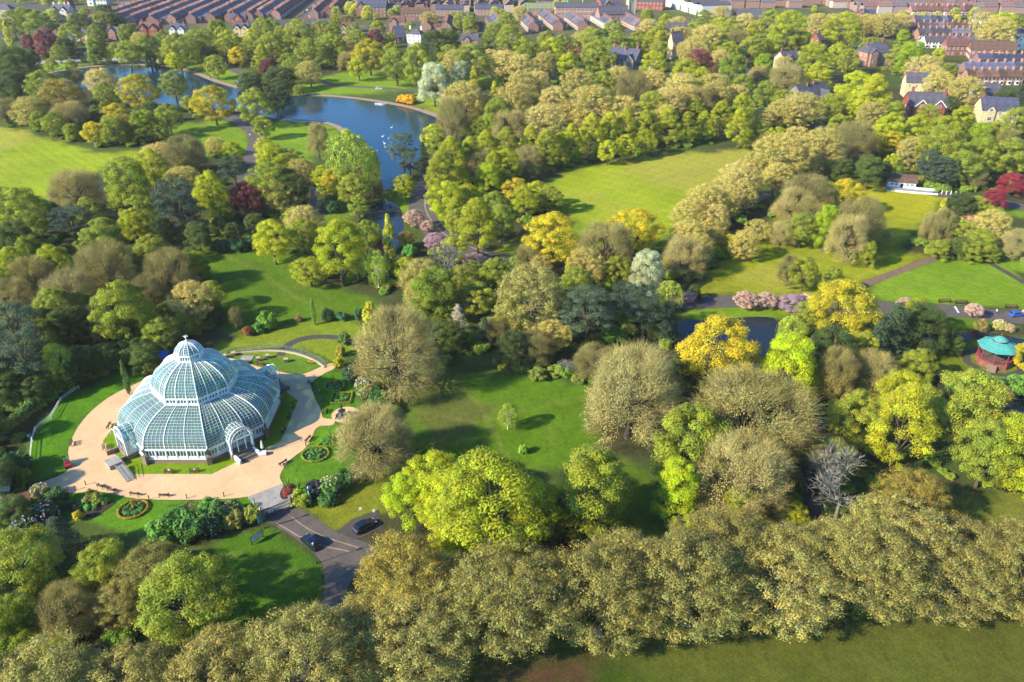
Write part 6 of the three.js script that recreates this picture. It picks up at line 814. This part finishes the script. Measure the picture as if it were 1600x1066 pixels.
const bushes = `big_hedge|tall dark green hedge mass left of the white rhododendron|#44682a|262 842 70 .7;shrub|dark green shrub right of the long bed|#3c602a|300 838 70 .75;shrub|deep green shrub at the hedge centre|#35582a|282 822 50 .7;shrub|dark green shrub behind the white rhododendron|#3a5c2c|340 818 56 .7;shrub|mid green shrub above the hedge mass|#4c7430|330 800 40 .7;rhododendron|white flowering rhododendron in the lower hedge|#40602c|331 832 34 1.1|#cfc8c0;rhododendron|pink flowering rhododendron beside the cordyline|#4a6430|365 802 30 .9|#d09ab0;shrub|bronze green shrub below the pink rhododendron|#6a6a34|366 822 40 .8;round_bush|round clipped olive bush left of the gates|#66702a|396 814 36 .9;shrub|clipped yellow green hedge end right of the gates|#74822a|470 788 38 .8;shrub|dark purple leaved shrub right of the gates|#2c3038|492 774 34 .9;shrub|green shrub with pale flowers above the gate lawn|#466a2c|516 772 42 .8|#cdb8a0;shrub|dark hedge shrub at its right end|#365a2a|540 758 44 .7;shrub|dark hedge shrub behind the lamp post|#38582a|512 786 36 .6;rhododendron|white flowering rhododendron left corner by the shed|#40502c|70 812 46 .8|#c4b6b4;rhododendron|white flowering rhododendron below the rusty shed|#3c4c2c|42 838 44 .9|#bdb4b8;shrub|yellow tipped shrub on the dark conifer's shoulder|#8a8420|124 812 20 1;shrub|dark shrub at the lower left lawn corner|#34502a|92 790 44 .8;shrub|pale flecked shrub by the left path exit|#6a6c48|66 778 36 .8|#b8b0a8;shrub|dark shrub left of the white rope end|#2f4a28|30 735 50 .8;shrub|green shrub below the rope end|#3e6228|22 755 36 1;shrub|olive shrub island by the apron|#6c7a30|155 786 22 1;shrub|grey green round shrub in the diamond bed|#7c8458|134 786 12 1;shrub|brown green large shrub in diamond bed|#565c34|146 782 24 1;shrub|lime green small shrub in diamond bed|#4f9030|136 796 14 .7;shrub|bright green shrub in diamond bed corner|#52823a|166 786 14 .8;white_rhododendron|white flowering rhododendron right of upper beds|#48602c|572 618 36 1.1|#c8c0c4;shrub|dark shrub beside the upper flower bed|#2e4630|550 596 34 1;shrub|golden shrub at the gravel exit|#7c7a20|530 574 20 1;shrub|dark green hedge shrub at the wood edge|#34562a|594 636 40 .8;shrub|dark shrub next to the white rhododendron right side|#34542c|586 622 30 .9;shrub|green shrub on the bank top|#56762a|420 512 36 .9;shrub|red flowering shrub on the bank edge|#6a4a2c|388 524 20 .9|#8a3a3c;shrub|green shrub between the red one and the bank tree|#46702a|404 520 24 .8;shrub|brown shrub on the bank edge|#7c6440|467 502 14 .9;shrub|dark rounded shrub by the small cypress|#3e5c2c|512 500 26 .9;shrub|dark teal shrub right along the bank|#3c6240|534 500 22 .7;cypress_bush|small conical conifer at the bank's right end|#36523a|561 500 16 1.5;shrub|golden shrub by the gazebo behind the dome|#74762a|236 580 24 .8;shrub|olive shrub left of the golden one|#6c7030|218 586 22 .8;shrub|yellow flowering shrub behind the dome|#84802a|258 552 26 .7;shrub|dark shrub on the bank path bend|#40582a|538 538 26 .9;shrub|yellow spiky shrub below it|#76742a|532 556 20 1.1;shrub|small olive shrub alone on the central lawn|#5c7c2c|817 708 20 .9;shrub|bright green shrub at lawn's upper right corner|#46662a|930 598 26 .5;shrub|yellow green low shrub under the bare trees|#56602a|905 596 30 .5;shrub|yellow green low shrub left of the bare trees|#525e28|842 592 36 .6;gorse|golden gorse thicket on the lake bank|#a8861c|640 162 26 .6;gorse|golden gorse clump left of the thicket|#a4841c|628 160 22 .6;rhododendron|white flowering dark rhododendron above the lake bend|#34482c|385 140 36 .6|#b8b4b0;shrub|dark dense shrub right of white rhododendron|#2c4230|405 142 34 .6;shrub|dense dark shrub on the bandstand island edge|#3c5a2a|1500 612 60 .5;shrub|dense green shrub below the bandstand|#3e6228|1540 614 70 .5;shrub|green shrub at island's right|#4a6c2c|1590 612 50 .6;shrub|bronze shrub on the bank above the pond|#625a34|1532 516 26 .8;shrub|cream flowering shrub on the pond bank|#7a7a48|1560 514 22 .8|#cfc0a8;shrub|pale pink shrub right of the cream one|#7a7048|1576 518 18 .8|#c8a8a0;shrub|dark shrub left of the bandstand trees|#2e4a30|1484 545 36 .8;shrub|green waterside shrub by the small pond|#3e6a2a|640 400 30 .7;shrub|dark shrub under the statue trees|#2f4e28|520 332 30 .7;shrub|dark shrub left of the statue|#2e4c2a|470 330 26 .7;shrub|dark shrub under the purple beech|#2f5230|372 392 36 .6;shrub|dark green shrub under the pines|#2c4a2c|345 392 36 .6;shrub|green shrub at the lawn's upper edge|#34562c|392 385 30 .6`;
for (const b of bushes.split(';')) { const [n, l, hex, geo, bloom] = b.split('|'), [x, y, w, r] = geo.split(' ').map(Number); bush(n, l, hex, x, y, w, r, { bloom }); }
for (const [l, x, y, w, r] of [['spiky cordyline above the round clipped bush', 400, 800, 40, 0.95], ['left spiky cordyline by the tulip bed', 452, 764, 28, 1.1], ['right spiky cordyline by the tulip bed', 466, 765, 28, 1.1], ['rust leaved cordyline in the round upper bed', 522, 602, 22, 1.3], ['thin cordyline in the oval bed nearest drive', 492, 712, 22, 1.3], ['orange leaved cordyline in the lower left oval bed', 209, 796, 20, 1.2], ['small cordyline in the square bed', 532, 621, 14, 1.3], ['thin cordyline above the triangular bed', 516, 682, 14, 2], ['pale cordyline beside the long shrub bed', 264, 792, 16, 1]]) bush('cordyline_palm', l, /rust|orange/.test(l) ? '#86662c' : '#5a6e30', x, y, w, r, { geo: 'sword', cat: 'palm' });
{ const pts = line('-30,705 20,668 45,648 75,622 105,600 150,582 190,566 222,552', 4), t = thing('boundary_hedge', 'long dark clipped hedge along the left lawn boundary', 'hedge'); part('foliage', hedgeGeo(pts, 2.6, 2.6, 71, false, 0.3), leafMat('#3a5426', 1, 0.2), t); part('stems', pts.filter((_, i) => i % 3 === 0).map(([x, z]) => limb(V(x, -0.1, z), V(x, 1.6, z), 0.12, 0.06)), M.bark, t); t.children[1].userData.kind = 'stuff'; }
{ // undergrowth under the trees, and what grows inside the glasshouse
  const r = rngOf(31), pl = []; const free = (x, z) => { for (const l of lawns) if (x > l.x0 && x < l.x1 && z > l.z0 && z < l.z1 && insideDist(l.p, x, z) > -1) return false; return true; };
  const roads = [[PC.x, PC.z, 30], [at(520, 880).x, at(520, 880).z, 18], [at(440, 790).x, at(440, 790).z, 9]]; const lakeP = poly('20,124 130,104 300,110 450,144 590,156 695,186 660,250 622,300 590,300 540,215 430,190 340,175 200,160 20,140'), ponds = [poly('550,400 560,330 600,308 640,330 630,405'), poly('1050,504 1215,494 1190,590 1090,550'), poly('1430,530 1490,510 1700,540 1700,562 1450,548'), poly('1540,595 1700,600 1700,660 1570,645')], rd = [line('700,205 676,272 657,322 690,370 765,402'), line('1040,470 1130,471 1250,476 1480,486 1600,498 1760,520'), line('330,172 388,200 397,232 380,285')];
  for (const t of treeSpots) { const n = t.kind === 'cherry' ? 1 : 5; for (let i = 0; i < n; i++) { const a = r() * 6.28, R = t.W * (0.15 + 0.5 * r()), x = t.x + Math.cos(a) * R, z = t.z + Math.sin(a) * R; if (z > -105 && z < -70 && x > -60) continue; if (!free(x, z) || roads.some(([u, v, q]) => Math.hypot(x - u, z - v) < q) || insideDist(lakeP, x, z) > -4 || ponds.some((p) => insideDist(p, x, z) > -2) || rd.some((l) => l.some(([u, v]) => Math.hypot(x - u, z - v) < 8))) continue; pl.push([x, z, 0.6 + 1.1 * r(), r()]); } }
  const m = new THREE.InstancedMesh(protos.shrub[0].crown, leafMat('#5c6a2a', 1, 0.2), pl.length), o = new THREE.Object3D(); pl.forEach(([x, z, s, k], i) => { o.position.set(x, -0.1, z); o.rotation.y = k * 6; o.scale.set(s, s * 0.8, s); o.updateMatrix(); m.setMatrixAt(i, o.matrix); m.setColorAt(i, new THREE.Color(0.6 + 0.5 * k, 0.7 + 0.4 * hash2(i, 1), 0.7)); }); m.name = 'undergrowth'; tag(m, 'low undergrowth of brambles and saplings beneath the trees', 'undergrowth'); m.userData.kind = 'stuff'; m.castShadow = m.receiveShadow = true; scene.add(m);
  const f = new Foliage(64); for (let i = 0; i < 170; i++) { const a = i * 2.4, R = 13.4 * Math.sqrt((i + 0.5) / 170), h = 1.4 + (R < 6 ? 8 * f.r() : 4.2 * f.r()); if (Math.abs(R - 9.5) < 0.8) continue; f.clump(V(Math.cos(a) * R, h, Math.sin(a) * R), 1.1, 0.9, 46, 0.3, { h: (f.r() - 0.5) * 0.3 }); }
  const g = thing('indoor_palms', 'green palms and ferns seen through the glasshouse roof', 'plants', V(PC.x, 0.9, PC.z)); g.userData.kind = 'stuff'; part('fronds', f.geo(), leafMat('#5c7a34', 1, 0.3), g);
}
renderer.render(scene, camera);
